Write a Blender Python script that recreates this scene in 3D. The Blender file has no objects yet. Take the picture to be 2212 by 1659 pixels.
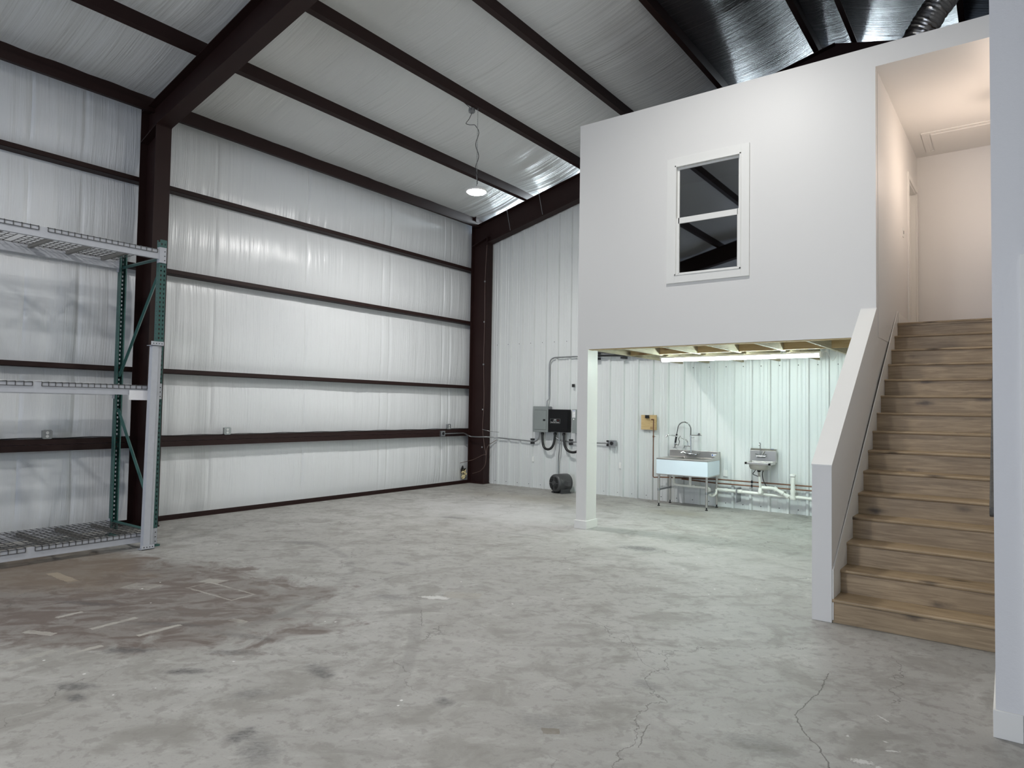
import bpy, math, random
from mathutils import Vector, Matrix, noise
random.seed(7)
PI = math.pi
SC = bpy.context.scene
COL = SC.collection

# ------------------------------------------------------------------ camera
W, H = 2212, 1659
F_PX, YAW, PITCH, ROLL, CAM_Z = 1449.0, -0.63788, 0.03544, 0.01586, 1.61

def _rot(v):
    x, y = v[0], v[2]
    c, s = math.cos(ROLL), math.sin(ROLL)
    x, y = c * x - s * y, s * x + c * y
    v = [x, v[1], y]
    c, s = math.cos(PITCH), math.sin(PITCH)
    v = [v[0], c * v[1] - s * v[2], s * v[1] + c * v[2]]
    c, s = math.cos(YAW), math.sin(YAW)
    return Vector((c * v[0] + s * v[1], -s * v[0] + c * v[1], v[2]))

cam_d = bpy.data.cameras.new('camera')
cam = bpy.data.objects.new('camera', cam_d)
COL.objects.link(cam)
cam_d.sensor_fit = 'HORIZONTAL'
cam_d.sensor_width = 36.0
cam_d.lens = F_PX / W * 36.0
cam_d.clip_start = 0.05
r_, u_, f_ = _rot((1, 0, 0)), _rot((0, 0, 1)), _rot((0, 1, 0))
m = Matrix((( r_.x, u_.x, -f_.x, 0), (r_.y, u_.y, -f_.y, 0), (r_.z, u_.z, -f_.z, 0), (0, 0, 0, 1)))
m.translation = Vector((0, 0, CAM_Z))
cam.matrix_world = m
SC.camera = cam

# ------------------------------------------------------------------ world, daylight, exposure
wd = bpy.data.worlds.new('world'); SC.world = wd; wd.use_nodes = True
wd.node_tree.nodes['Background'].inputs[0].default_value = (0.62, 0.78, 1.0, 1)
wd.node_tree.nodes['Background'].inputs[1].default_value = 0.6
SC.view_settings.view_transform = 'Standard'
SC.view_settings.look = 'None'
SC.view_settings.gamma = 1
SC.view_settings.use_curve_mapping = False
SC.view_settings.exposure = 0.15

HIGHBAY_W = 430.0      # emission strength of the round LED lenses
TUBE_W = 74.0
SCONCE_W = 240.0

def area(name, loc, direction, sx, sy, power, color):
    d = bpy.data.lights.new(name, 'AREA')
    d.shape = 'RECTANGLE'; d.size = sx; d.size_y = sy; d.energy = power; d.color = color
    o = bpy.data.objects.new(name, d); COL.objects.link(o)
    o.location = loc
    o.rotation_euler = Vector(direction).to_track_quat('-Z', 'Y').to_euler()
    return o

# daylight through the open roller door behind the camera
area('daylight_roller_door', (-3.2, -8.6, 1.8), (0, 1, 0.0), 4.2, 3.4, 290, (0.68, 0.78, 1.0))

# ------------------------------------------------------------------ building dimensions
XL, XRIDGE, XR = -9.3, -2.1, 5.1      # girt face left, ridge, right
Y0, YB = -8.5, 11.25                  # front (behind camera), back liner
YF = 7.87                             # loft front
PITCH_R = 0.25
def zpb(x):                           # underside of the purlins
    return 5.55 + PITCH_R * ((x + 9.05) if x < XRIDGE else (XRIDGE * 2 - x + 9.05))

# ------------------------------------------------------------------ mesh helpers
class MB:
    def __init__(s): s.v = []; s.f = []
    def add(s, vs, fs):
        n = len(s.v); s.v += [tuple(p) for p in vs]; s.f += [tuple(i + n for i in f) for f in fs]; return s
    def box(s, x0, x1, y0, y1, z0, z1):
        if x0 > x1: x0, x1 = x1, x0
        if y0 > y1: y0, y1 = y1, y0
        if z0 > z1: z0, z1 = z1, z0
        return s.add([(x0,y0,z0),(x1,y0,z0),(x1,y1,z0),(x0,y1,z0),(x0,y0,z1),(x1,y0,z1),(x1,y1,z1),(x0,y1,z1)],
                     [(0,3,2,1),(4,5,6,7),(0,1,5,4),(1,2,6,5),(2,3,7,6),(3,0,4,7)])
    def prism(s, poly, axis, a, b):
        """poly = 2D points; axis 'x' -> (y,z), 'y' -> (x,z), 'z' -> (x,y)"""
        def P(p, t):
            return {'x': (t, p[0], p[1]), 'y': (p[0], t, p[1]), 'z': (p[0], p[1], t)}[axis]
        n = len(poly)
        vs = [P(p, a) for p in poly] + [P(p, b) for p in poly]
        fs = [tuple(range(n))[::-1], tuple(range(n, 2 * n))]
        fs += [(i, (i + 1) % n, n + (i + 1) % n, n + i) for i in range(n)]
        return s.add(vs, fs)
    def tube(s, pts, r, seg=10, cap=True):
        pts = [Vector(p) for p in pts]
        out = [pts[0]]
        for p in pts[1:]:
            if (p - out[-1]).length > 1e-5: out.append(p)
        pts = out
        rs = r if isinstance(r, (list, tuple)) else [r] * len(pts)
        n0 = len(s.v)
        t = (pts[1] - pts[0]).normalized()
        a = Vector((0, 0, 1)) if abs(t.z) < 0.9 else Vector((1, 0, 0))
        u = t.cross(a).normalized()
        for i, p in enumerate(pts):
            if i == 0: tt = t
            elif i == len(pts) - 1: tt = (pts[i] - pts[i - 1]).normalized()
            else: tt = ((pts[i + 1] - pts[i]).normalized() + (pts[i] - pts[i - 1]).normalized()).normalized()
            u = (u - tt * u.dot(tt)).normalized()
            w = tt.cross(u)
            for k in range(seg):
                an = 2 * PI * k / seg
                s.v.append(tuple(p + (u * math.cos(an) + w * math.sin(an)) * rs[i]))
        for i in range(len(pts) - 1):
            for k in range(seg):
                a0 = n0 + i * seg + k; a1 = n0 + i * seg + (k + 1) % seg
                s.f.append((a0, a1, a1 + seg, a0 + seg))
        if cap:
            s.f.append(tuple(n0 + k for k in range(seg))[::-1])
            s.f.append(tuple(n0 + (len(pts) - 1) * seg + k for k in range(seg)))
        return s
    def lathe(s, c, axis, prof, seg=24):
        """prof = [(distance along axis, radius)]"""
        ax = Vector(axis).normalized(); a = Vector((0, 0, 1)) if abs(ax.z) < 0.9 else Vector((1, 0, 0))
        u = ax.cross(a).normalized(); w = ax.cross(u); c = Vector(c); n0 = len(s.v)
        for d, r in prof:
            for k in range(seg):
                an = 2 * PI * k / seg
                s.v.append(tuple(c + ax * d + (u * math.cos(an) + w * math.sin(an)) * max(r, 1e-4)))
        for i in range(len(prof) - 1):
            for k in range(seg):
                a0 = n0 + i * seg + k; a1 = n0 + i * seg + (k + 1) % seg
                s.f.append((a0, a0 + seg, a1 + seg, a1))
        s.f.append(tuple(n0 + k for k in range(seg)))
        s.f.append(tuple(n0 + (len(prof) - 1) * seg + k for k in range(seg))[::-1])
        return s
    def build(s, name, mat, parent=None, smooth=False, bevel=0, loc=None):
        me = bpy.data.meshes.new(name)
        o3 = Vector((0, 0, 0))
        if parent is not None: o3 = Vector(WLOC[parent.name])
        elif loc is not None: o3 = Vector(loc)
        vs = [tuple(Vector(p) - o3) for p in s.v] if o3.length > 0 else s.v
        me.from_pydata(vs, [], s.f)
        me.validate(); me.update()
        import bmesh
        bm = bmesh.new(); bm.from_mesh(me); bmesh.ops.recalc_face_normals(bm, faces=bm.faces); bm.to_mesh(me); bm.free()
        if smooth:
            me.polygons.foreach_set('use_smooth', [True] * len(me.polygons))
            me.set_sharp_from_angle(angle=math.radians(40))
        me.materials.append(mat)
        o = bpy.data.objects.new(name, me); COL.objects.link(o)
        WLOC[o.name] = tuple(o3) if parent is not None or loc is not None else (0, 0, 0)
        if parent is not None:
            o.parent = parent
        elif loc is not None:
            o.location = loc
        if bevel:
            b = o.modifiers.new('bevel', 'BEVEL'); b.width = bevel; b.segments = 2; b.limit_method = 'ANGLE'
        return o
WLOC = {}

def rounded(pts, R=0.05, n=5):
    """replace the corners of a polyline by arcs"""
    pts = [Vector(p) for p in pts]; out = [pts[0]]
    for i in range(1, len(pts) - 1):
        a, b, c = pts[i - 1], pts[i], pts[i + 1]
        d1, d2 = (a - b), (c - b)
        r = min(R, d1.length * 0.48, d2.length * 0.48)
        p, q = b + d1.normalized() * r, b + d2.normalized() * r
        for k in range(n + 1):
            t = k / n
            out.append(p * (1 - t) ** 2 + b * 2 * t * (1 - t) + q * t * t)
    out.append(pts[-1]); return out

def thing(name, label, cat, loc, group=None):
    o = bpy.data.objects.new(name, None); COL.objects.link(o); o.empty_display_size = 0.1
    o.location = loc; WLOC[o.name] = tuple(loc)
    return tag(o, label, cat, group)
def tag(o, label, cat, group=None):
    o['label'] = label; o['category'] = cat
    if group: o['group'] = group
    return o
def struct(o, label=None, cat=None):
    o['kind'] = 'structure'
    if label: o['label'] = label
    if cat: o['category'] = cat
    return o

# ------------------------------------------------------------------ material helpers
class NT:
    def __init__(s, name):
        s.m = bpy.data.materials.new(name); s.m.use_nodes = True
        s.t = s.m.node_tree; s.b = s.t.nodes['Principled BSDF']; s._co = None
    def n(s, typ, **kw):
        nd = s.t.nodes.new(typ)
        for k, v in kw.items(): setattr(nd, k, v)
        return nd
    def link(s, a, b): s.t.links.new(a, b)
    def co(s):
        if s._co is None: s._co = s.n('ShaderNodeTexCoord').outputs['Object']
        return s._co
    def val(s, sock, v):
        if hasattr(v, 'is_output') or isinstance(v, bpy.types.NodeSocket): s.link(v, sock)
        else: sock.default_value = v
    def math(s, op, a, b=0.0, clamp=False):
        nd = s.n('ShaderNodeMath', operation=op, use_clamp=clamp); s.val(nd.inputs[0], a); s.val(nd.inputs[1], b); return nd.outputs[0]
    def mapping(s, scale=(1, 1, 1), rot=(0, 0, 0), loc=(0, 0, 0), vec=None):
        nd = s.n('ShaderNodeMapping'); s.link(vec or s.co(), nd.inputs[0])
        nd.inputs['Location'].default_value = loc; nd.inputs['Rotation'].default_value = rot; nd.inputs['Scale'].default_value = scale
        return nd.outputs[0]
    def noise(s, scale, detail=4, rough=0.55, vec=None, dist=0.0):
        nd = s.n('ShaderNodeTexNoise'); s.link(vec or s.co(), nd.inputs['Vector'])
        nd.inputs['Scale'].default_value = scale; nd.inputs['Detail'].default_value = detail
        nd.inputs['Roughness'].default_value = rough; nd.inputs['Distortion'].default_value = dist
        return nd.outputs['Fac']
    def ramp(s, fac, stops, interp='LINEAR'):
        nd = s.n('ShaderNodeValToRGB'); s.link(fac, nd.inputs[0]); cr = nd.color_ramp; cr.interpolation = interp
        while len(cr.elements) < len(stops): cr.elements.new(0.5)
        for e, (p, c) in zip(cr.elements, stops):
            e.position = p; e.color = (c, c, c, 1) if isinstance(c, (int, float)) else (*c, 1)
        return nd.outputs[0]
    def step(s, v, lo, hi):
        nd = s.n('ShaderNodeMapRange', interpolation_type='SMOOTHSTEP'); s.link(v, nd.inputs[0])
        nd.inputs[1].default_value = lo; nd.inputs[2].default_value = hi
        return nd.outputs[0]
    def mix(s, fac, a, b, mode='MIX'):
        nd = s.n('ShaderNodeMix', data_type='RGBA', blend_type=mode)
        s.val(nd.inputs[0], fac)
        for sk, v in ((nd.inputs[6], a), (nd.inputs[7], b)):
            if isinstance(v, bpy.types.NodeSocket): s.link(v, sk)
            else: sk.default_value = (*v, 1)
        return nd.outputs[2]
    def bump(s, h, strength=0.3, dist=0.01, prev=None):
        nd = s.n('ShaderNodeBump'); s.link(h, nd.inputs['Height'])
        nd.inputs['Strength'].default_value = strength; nd.inputs['Distance'].default_value = dist
        if prev is not None: s.link(prev, nd.inputs['Normal'])
        return nd.outputs[0]
    def done(s, color=None, rough=None, metal=None, normal=None, spec=None, coat=None):
        if color is not None:
            if isinstance(color, bpy.types.NodeSocket): s.link(color, s.b.inputs['Base Color'])
            else: s.b.inputs['Base Color'].default_value = (*color, 1)
        if rough is not None: s.val(s.b.inputs['Roughness'], rough)
        if metal is not None: s.b.inputs['Metallic'].default_value = metal
        if spec is not None: s.b.inputs['Specular IOR Level'].default_value = spec
        if coat is not None: s.b.inputs['Coat Weight'].default_value = coat; s.b.inputs['Coat Roughness'].default_value = 0.15
        if normal is not None: s.link(normal, s.b.inputs['Normal'])
        return s.m

def plain(name, col, rough=0.5, metal=0.0, var=0.08, nscale=6.0, bump=0.0, bscale=120, spec=None):
    t = NT(name)
    n = t.noise(nscale, 5)
    c = t.mix(n, tuple(max(0, v * (1 - var)) for v in col), tuple(min(1, v * (1 + var)) for v in col))
    nm = t.bump(t.noise(bscale, 3), bump, 0.003) if bump else None
    return t.done(c, rough, metal, nm, spec)

def emis(name, col, strength):
    mt = bpy.data.materials.new(name); mt.use_nodes = True; nt = mt.node_tree; nt.nodes.clear()
    e = nt.nodes.new('ShaderNodeEmission'); e.inputs[0].default_value = (*col, 1); e.inputs[1].default_value = strength
    o = nt.nodes.new('ShaderNodeOutputMaterial'); nt.links.new(e.outputs[0], o.inputs[0]); return mt

M = {}
M['steel_red'] = plain('red_oxide_primer', (0.021, 0.0078, 0.0068), 0.58, 0, 0.25, 3, spec=0.3)
M['galv'] = plain('galvanised', (0.36, 0.37, 0.38), 0.36, 0.85, 0.15, 20)
M['stainless'] = plain('stainless_steel', (0.52, 0.505, 0.485), 0.32, 0.9, 0.06, 8)
M['chrome'] = plain('chrome', (0.50, 0.51, 0.52), 0.16, 1.0, 0.02)
M['peel_film'] = plain('blue_white_protective_film', (0.70, 0.79, 0.87), 0.35, 0, 0.02)
M['black'] = plain('black_plastic', (0.012, 0.012, 0.013), 0.4, 0, 0.1)
M['black_paint'] = plain('black_enamel', (0.006, 0.006, 0.007), 0.55, 0, 0.2, spec=0.25)
M['motor'] = plain('motor_grey', (0.058, 0.059, 0.061), 0.36, 0, 0.2)
M['panel_grey'] = plain('panel_grey', (0.23, 0.255, 0.25), 0.45, 0, 0.03)
M['dark'] = plain('dark_gap', (0.01, 0.01, 0.01), 0.6)
M['white_plastic'] = plain('white_plastic', (0.80, 0.80, 0.78), 0.35, 0, 0.02)
M['pvc'] = plain('white_pvc', (0.80, 0.81, 0.76), 0.3, 0, 0.03)
M['copper'] = plain('aged_copper', (0.19, 0.095, 0.06), 0.38, 0.7, 0.4, 9)
M['wire_brown'] = plain('brown_sheathed_cable', (0.10, 0.062, 0.05), 0.5, 0, 0.2)
M['trim_white'] = plain('white_trim_paint', (0.80, 0.80, 0.77), 0.38, 0, 0.01, 2, 0.03, 60)
M['rack_white'] = plain('rack_beam_white', (0.46, 0.475, 0.51), 0.42, 0, 0.10, 14)
M['rack_green'] = plain('rack_upright_green', (0.030, 0.098, 0.088), 0.36, 0, 0.18, 10)
M['wire_dark'] = plain('wire_deck_zinc', (0.10, 0.10, 0.10), 0.45, 0.5, 0.2, 30)
M['channel'] = plain('deck_channel_zinc', (0.26, 0.25, 0.23), 0.5, 0.4, 0.2, 12)
M['paper'] = plain('paper', (0.85, 0.85, 0.86), 0.7)
M['brown_kraft'] = plain('insulation_fibre', (0.72, 0.62, 0.36), 0.95, 0, 0.4, 60, 0.6, 90)
M['blue_ink'] = plain('blue_ink', (0.03, 0.08, 0.35), 0.5)
M['red_ink'] = plain('red_ink', (0.5, 0.03, 0.02), 0.5)
M['white_ink'] = plain('white_ink', (0.85, 0.85, 0.85), 0.5)

def wall_paint(name, col, scale=90, b=0.12):
    t = NT(name)
    c = t.mix(t.noise(0.6, 3), tuple(v * 0.975 for v in col), col)
    nm = t.bump(t.noise(scale, 4, 0.6), b, 0.004)
    return t.done(c, 0.48, 0, nm)
M['wall_white'] = wall_paint('drywall_white', (0.76, 0.755, 0.735))
M['wall_tex'] = wall_paint('drywall_textured', (0.72, 0.725, 0.735), 55, 0.35)
M['hall'] = M['wall_white']

def film(name, col, rough, stretch, strength, seam_axis):
    """faced insulation: fine wrinkles running across the girts or purlins"""
    t = NT(name)
    v1 = t.mapping(scale=stretch)
    n1 = t.noise(9, 5, 0.62, v1, 0.25)
    v2 = t.mapping(scale=tuple(a * 0.28 for a in stretch))
    n2 = t.noise(7, 3, 0.5, v2, 1.0)
    scrim = t.n('ShaderNodeTexWave', wave_type='BANDS', bands_direction='Z'); t.link(t.co(), scrim.inputs[0])
    scrim.inputs['Scale'].default_value = 18
    mask = t.step(t.noise(0.55, 2), 0.42, 0.62)
    h = t.math('ADD', t.math('MULTIPLY', n1, t.math('ADD', t.math('MULTIPLY', mask, 0.8), 0.25)), t.math('MULTIPLY', n2, 1.2))
    nm = t.bump(h, strength, 0.02)
    nm = t.bump(scrim.outputs['Fac'], 0.025, 0.004, nm)
    c = t.mix(t.noise(1.1, 4), tuple(a * 0.955 for a in col), col)
    c = t.mix(t.step(n1, 0.22, 0.40), tuple(a * 0.88 for a in col), c)  # crease shade put into the colour: wrinkle troughs darker
    return t.done(c, rough, 0, nm, 0.5)
M['film_wall'] = film('white_wall_insulation_facing', (0.785, 0.805, 0.82), 0.23, (0.2, 5.2, 0.20), 0.55, 'y')
M['film_roof'] = film('white_roof_insulation_facing', (0.72, 0.73, 0.72), 0.36, (0.12, 4.2, 0.12), 0.65, 'x')
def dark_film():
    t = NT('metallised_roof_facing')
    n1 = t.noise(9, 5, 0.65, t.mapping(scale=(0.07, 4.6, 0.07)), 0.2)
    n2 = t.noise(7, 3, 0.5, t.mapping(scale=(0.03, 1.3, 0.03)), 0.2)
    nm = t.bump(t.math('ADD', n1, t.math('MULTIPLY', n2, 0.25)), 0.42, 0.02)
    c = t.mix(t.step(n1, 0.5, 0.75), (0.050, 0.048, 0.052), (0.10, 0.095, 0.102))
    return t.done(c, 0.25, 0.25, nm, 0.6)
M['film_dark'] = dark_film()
def liner():
    t = NT('liner_panel_white')
    c = t.mix(t.noise(0.7, 4), (0.66, 0.685, 0.68), (0.69, 0.71, 0.705))
    return t.done(c, 0.34, 0)
M['liner'] = liner()

def wood(name, c1, c2, knot, axis='x', rough=0.5, knots=True):
    t = NT(name)
    oi = t.n('ShaderNodeObjectInfo').outputs['Random']
    off = t.n('ShaderNodeCombineXYZ'); 
    t.link(t.math('MULTIPLY', oi, 37.0), off.inputs[0]); t.link(t.math('MULTIPLY', oi, 11.0), off.inputs[1]); t.link(t.math('MULTIPLY', oi, 23.0), off.inputs[2])
    va = t.n('ShaderNodeVectorMath', operation='ADD'); t.link(t.co(), va.inputs[0]); t.link(off.outputs[0], va.inputs[1])
    P = va.outputs[0]
    sc = {'x': (0.9, 9, 14), 'y': (9, 0.9, 14)}[axis]
    grain = t.noise(3.0, 8, 0.62, t.mapping(scale=sc, vec=P), 0.8)
    fine = t.noise(9.0, 4, 0.6, t.mapping(scale=tuple(q * 1.6 for q in sc), vec=P))
    c = t.mix(t.step(grain, 0.32, 0.68), c1, c2)
    c = t.mix(t.math('MULTIPLY', t.step(fine, 0.55, 0.78), 0.30), c, tuple(v * 0.6 for v in c1))
    blot = t.noise(1.3, 3, 0.5, t.mapping(scale=(1, 2, 2), vec=P))
    c = t.mix(t.math('MULTIPLY', t.step(blot, 0.35, 0.65), 0.30), c, tuple(v * 0.74 for v in c1))
    if knots:
        vo = t.n('ShaderNodeTexVoronoi', feature='F1'); ks = {'x': (1.9, 5.0, 5.0), 'y': (5.0, 1.9, 5.0)}[axis]
        dn = t.n('ShaderNodeTexNoise'); t.link(P, dn.inputs[0]); dn.inputs['Scale'].default_value = 14
        mp = t.mapping(scale=ks, vec=P)
        vv = t.n('ShaderNodeVectorMath', operation='MULTIPLY_ADD'); t.link(dn.outputs['Color'], vv.inputs[0]); vv.inputs[1].default_value = (0.12, 0.12, 0.12); t.link(mp, vv.inputs[2])
        t.link(vv.outputs[0], vo.inputs['Vector']); vo.inputs['Scale'].default_value = 1.0
        k = t.math('SUBTRACT', 1.0, t.step(vo.outputs['Distance'], 0.04, 0.22))
        c = t.mix(t.math('MULTIPLY', k, 0.85), c, knot)
    nm = t.bump(fine, 0.05, 0.003)
    return t.done(c, rough, 0, nm)
M['oak'] = wood('oak_stair', (0.285, 0.205, 0.120), (0.47, 0.355, 0.220), (0.060, 0.042, 0.028), 'x', 0.46)
M['pine_x'] = wood('pine_board_x', (0.52, 0.36, 0.16), (0.66, 0.50, 0.27), (0.25, 0.13, 0.05), 'x', 0.6)
M['pine_y'] = wood('pine_joist', (0.36, 0.31, 0.21), (0.50, 0.445, 0.32), (0.10, 0.07, 0.04), 'y', 0.65)
M['osb'] = wood('subfloor_panel', (0.24, 0.14, 0.08), (0.30, 0.19, 0.115), (0.13, 0.07, 0.04), 'x', 0.7)
M['rail_wood'] = wood('grey_rail', (0.055, 0.052, 0.047), (0.11, 0.105, 0.095), (0.02, 0.02, 0.02), 'y', 0.6, False)

def concrete():
    t = NT('worn_concrete')
    co = t.co()
    sep = t.n('ShaderNodeSeparateXYZ'); t.link(co, sep.inputs[0]); X, Y = sep.outputs[0], sep.outputs[1]
    nA = t.noise(0.55, 5, 0.55); nB = t.noise(2.6, 8, 0.62, None, 0.6); nC = t.noise(13, 6, 0.65); nD = t.noise(70, 3, 0.6)
    vS = t.mapping(scale=(1.2, 2.4, 1), vec=t.mapping(rot=(0, 0, math.radians(-42))))
    nS = t.noise(2.4, 7, 0.66, vS, 0.7)
    c = t.mix(t.step(nA, 0.3, 0.7), (0.315, 0.308, 0.288), (0.385, 0.380, 0.362))
    c = t.mix(t.math('MULTIPLY', t.step(nB, 0.48, 0.64), 0.62), c, (0.225, 0.216, 0.196))
    c = t.mix(t.math('MULTIPLY', t.step(nS, 0.52, 0.66), 0.55), c, (0.225, 0.216, 0.198))
    c = t.mix(t.math('MULTIPLY', t.step(nS, 0.46, 0.34), 0.45), c, (0.455, 0.45, 0.43))
    c = t.mix(t.math('MULTIPLY', t.step(nC, 0.52, 0.62), 0.50), c, (0.215, 0.206, 0.190))
    c = t.mix(t.math('MULTIPLY', t.step(nD, 0.56, 0.70), 0.35), c, (0.22, 0.215, 0.20))
    def warp(v, n, amt): return t.math('ADD', v, t.math('MULTIPLY', t.math('SUBTRACT', n, 0.5), amt))
    def ell(cx, cy, rx, ry, rot=0, soft=0.35, w=0.5, n=None):
        cr, sr = math.cos(rot), math.sin(rot)
        dx = t.math('SUBTRACT', X, cx); dy = t.math('SUBTRACT', Y, cy)
        u = t.math('DIVIDE', t.math('ADD', t.math('MULTIPLY', dx, cr), t.math('MULTIPLY', dy, sr)), rx)
        v = t.math('DIVIDE', t.math('SUBTRACT', t.math('MULTIPLY', dy, cr), t.math('MULTIPLY', dx, sr)), ry)
        d = t.math('SQRT', t.math('ADD', t.math('MULTIPLY', u, u), t.math('MULTIPLY', v, v)))
        d = warp(d, n if n is not None else nB, w * 2)
        return t.math('SUBTRACT', 1.0, t.step(d, 1.0 - soft, 1.0 + soft * 0.3))
    # brown stained area beside the rack
    br = ell(-6.2, 2.5, 2.3, 1.20, 0.30, 0.22, 0.8)
    br = t.math('MULTIPLY', br, t.math('ADD', t.math('MULTIPLY', t.step(nS, 0.60, 0.42), 0.45), 0.55))
    c = t.mix(t.math('MULTIPLY', br, 0.92), c, (0.118, 0.090, 0.076))
    c = t.mix(t.math('MULTIPLY', ell(-7.6, 2.6, 1.5, 0.8, 0.1, 0.4, 0.5), 0.5), c, (0.200, 0.155, 0.110))
    # pale worn band further back
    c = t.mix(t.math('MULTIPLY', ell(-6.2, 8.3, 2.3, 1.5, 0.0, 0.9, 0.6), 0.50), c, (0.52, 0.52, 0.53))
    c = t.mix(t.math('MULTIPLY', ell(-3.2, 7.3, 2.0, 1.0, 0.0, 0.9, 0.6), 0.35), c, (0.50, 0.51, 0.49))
    c = t.mix(t.math('MULTIPLY', ell(-6.9, 9.9, 1.8, 0.5, 0.0, 0.9, 0.9), 0.55), c, (0.30, 0.28, 0.235))
    c = t.mix(t.math('MULTIPLY', ell(-4.2, 10.1, 0.6, 0.35, 0.0, 0.9, 0.6), 0.6), c, (0.26, 0.24, 0.19))
    nF = t.math('ADD', t.math('MULTIPLY', t.step(t.noise(22, 5, 0.7, vS), 0.40, 0.60), 0.45), 0.60)
    # dark scuffs
    for (cx, cy, rx, ry, ro, a) in [(-4.25,1.64,.16,.06,.5,.75),(-4.08,1.58,.10,.05,.2,.8),(-4.61,2.07,.22,.07,.6,.75),(-3.98,2.13,.16,.05,.7,.9),
            (-3.39,2.19,.14,.08,.8,.5),(-3.36,2.63,.18,.07,-.2,.75),(-2.49,2.78,.075,.06,0,.75),(-3.45,7.22,.30,.16,.2,.85),(-4.05,2.47,.22,.05,.6,.6),
            (-3.01,1.88,.07,.10,.3,.8),(-2.82,1.87,.22,.10,-.5,.55),(-1.92,2.93,.22,.11,.3,.4),(-.98,3.38,.22,.12,.2,.4),(-1.72,3.69,.11,.07,0,.5),
            (-5.9,2.35,.35,.05,.5,.6),(-4.9,2.5,.5,.05,.55,.5),(-4.25,2.7,.4,.05,.35,.45),(-6.6,4.9,.35,.10,.4,.55),(-6.5,7.4,.30,.1,.3,.6),(-5.0,4.9,.18,.07,0,.5),
            (-4.2,4.0,.2,.1,.3,.5),(-5.0,7.0,.5,.04,.2,.35)]:
        c = t.mix(t.math('MULTIPLY', ell(cx, cy, rx * .9, ry * 1.0, ro, 0.8, 1.1, nC), t.math('MULTIPLY', nF, a)), c, (0.078, 0.077, 0.078))
    # tyre arc and dragged lines
    def arc(cx, cy, R, wdt, a, ang0, ang1, n=nB):
        nonlocal c
        dx = t.math('SUBTRACT', X, cx); dy = t.math('SUBTRACT', Y, cy)
        d = t.math('ABSOLUTE', t.math('SUBTRACT', t.math('SQRT', t.math('ADD', t.math('MULTIPLY', dx, dx), t.math('MULTIPLY', dy, dy))), R))
        k = t.math('SUBTRACT', 1.0, t.step(warp(d, nC, 0.03), wdt * 0.4, wdt))
        th = t.math('ARCTAN2', dy, dx)
        k = t.math('MULTIPLY', k, t.math('MULTIPLY', t.step(th, ang0, ang0 + 0.25), t.math('SUBTRACT', 1.0, t.step(th, ang1 - 0.25, ang1))))
        k = t.math('MULTIPLY', k, t.step(n, 0.35, 0.6))
        c = t.mix(t.math('MULTIPLY', k, a), c, (0.165, 0.160, 0.150))
    arc(-6.65, 2.75, 2.2, 0.07, 0.55, -0.1, 1.65)
    arc(-8.9, 8.0, 6.6, 0.06, 0.4, -1.1, -0.55)
    arc(-6.2, 3.9, 1.6, 0.05, 0.35, -1.2, 0.5)
    arc(-9.5, -2.0, 8.2, 0.06, 0.45, 0.40, 0.95, nA)
    arc(-3.0, 12.5, 8.6, 0.05, 0.35, -2.1, -1.75, nA)
    # tape outlines and residue
    def rect(cx, cy, hx, hy, ro, line, a, col):
        nonlocal c
        cr, sr = math.cos(ro), math.sin(ro)
        dx = t.math('SUBTRACT', X, cx); dy = t.math('SUBTRACT', Y, cy)
        u = t.math('ABSOLUTE', t.math('ADD', t.math('MULTIPLY', dx, cr), t.math('MULTIPLY', dy, sr)))
        v = t.math('ABSOLUTE', t.math('SUBTRACT', t.math('MULTIPLY', dy, cr), t.math('MULTIPLY', dx, sr)))
        d = t.math('MAXIMUM', t.math('SUBTRACT', u, hx), t.math('SUBTRACT', v, hy))
        d = warp(d, nC, 0.05)
        k = t.math('LESS_THAN', d, 0.0)
        if line: k = t.math('MULTIPLY', k, t.math('GREATER_THAN', d, -line))
        c = t.mix(t.math('MULTIPLY', t.math('MULTIPLY', k, a), t.math('ADD', t.math('MULTIPLY', t.step(nB, 0.62, 0.45), 0.7), 0.3)), c, col)
    T = (0.40, 0.385, 0.345)
    rect(-6.95, 2.54, 0.25, 0.045, 0.0, 0, 0.75, (0.34, 0.285, 0.215))
    rect(-5.45, 3.2, 0.33, 0.12, 0.05, 0.022, 0.6, T)
    rect(-5.8, 3.33, 0.10, 0.07, 0.3, 0, 0.55, T)
    rect(-6.1, 2.85, 0.14, 0.09, 0.4, 0, 0.5, T)
    rect(-5.24, 2.26, 0.16, 0.024, 1.63, 0, 0.85, T)
    rect(-4.84, 2.39, 0.15, 0.024, 1.60, 0, 0.85, T)
    rect(-5.70, 2.14, 0.09, 0.022, 1.65, 0, 0.8, T)
    rect(-4.82, 1.91, 0.10, 0.022, 1.55, 0, 0.8, T)
    rect(-5.41, 1.85, 0.12, 0.03, 0.44, 0, 0.7, T)
    rect(-4.93, 1.63, 0.16, 0.03, 1.72, 0, 0.6, T)
    rect(-4.6, 2.85, 0.08, 0.03, 0.2, 0, 0.7, T)
    # lighter patch of filler with grey edges
    rect(-3.77, 4.42, 0.16, 0.09, 0.5, 0, 0.4, (0.32, 0.29, 0.235))
    rect(-1.85, 2.87, 0.045, 0.03, 0.6, 0, 0.8, (0.17, 0.145, 0.11))
    # hairline cracks
    vo = t.n('ShaderNodeTexVoronoi', feature='DISTANCE_TO_EDGE')
    dn = t.n('ShaderNodeTexNoise'); t.link(co, dn.inputs[0]); dn.inputs['Scale'].default_value = 1.9; dn.inputs['Detail'].default_value = 6; dn.inputs['Roughness'].default_value = 0.6
    vv = t.n('ShaderNodeVectorMath', operation='MULTIPLY_ADD'); t.link(dn.outputs['Color'], vv.inputs[0]); vv.inputs[1].default_value = (0.9, 0.9, 0.0)
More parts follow.
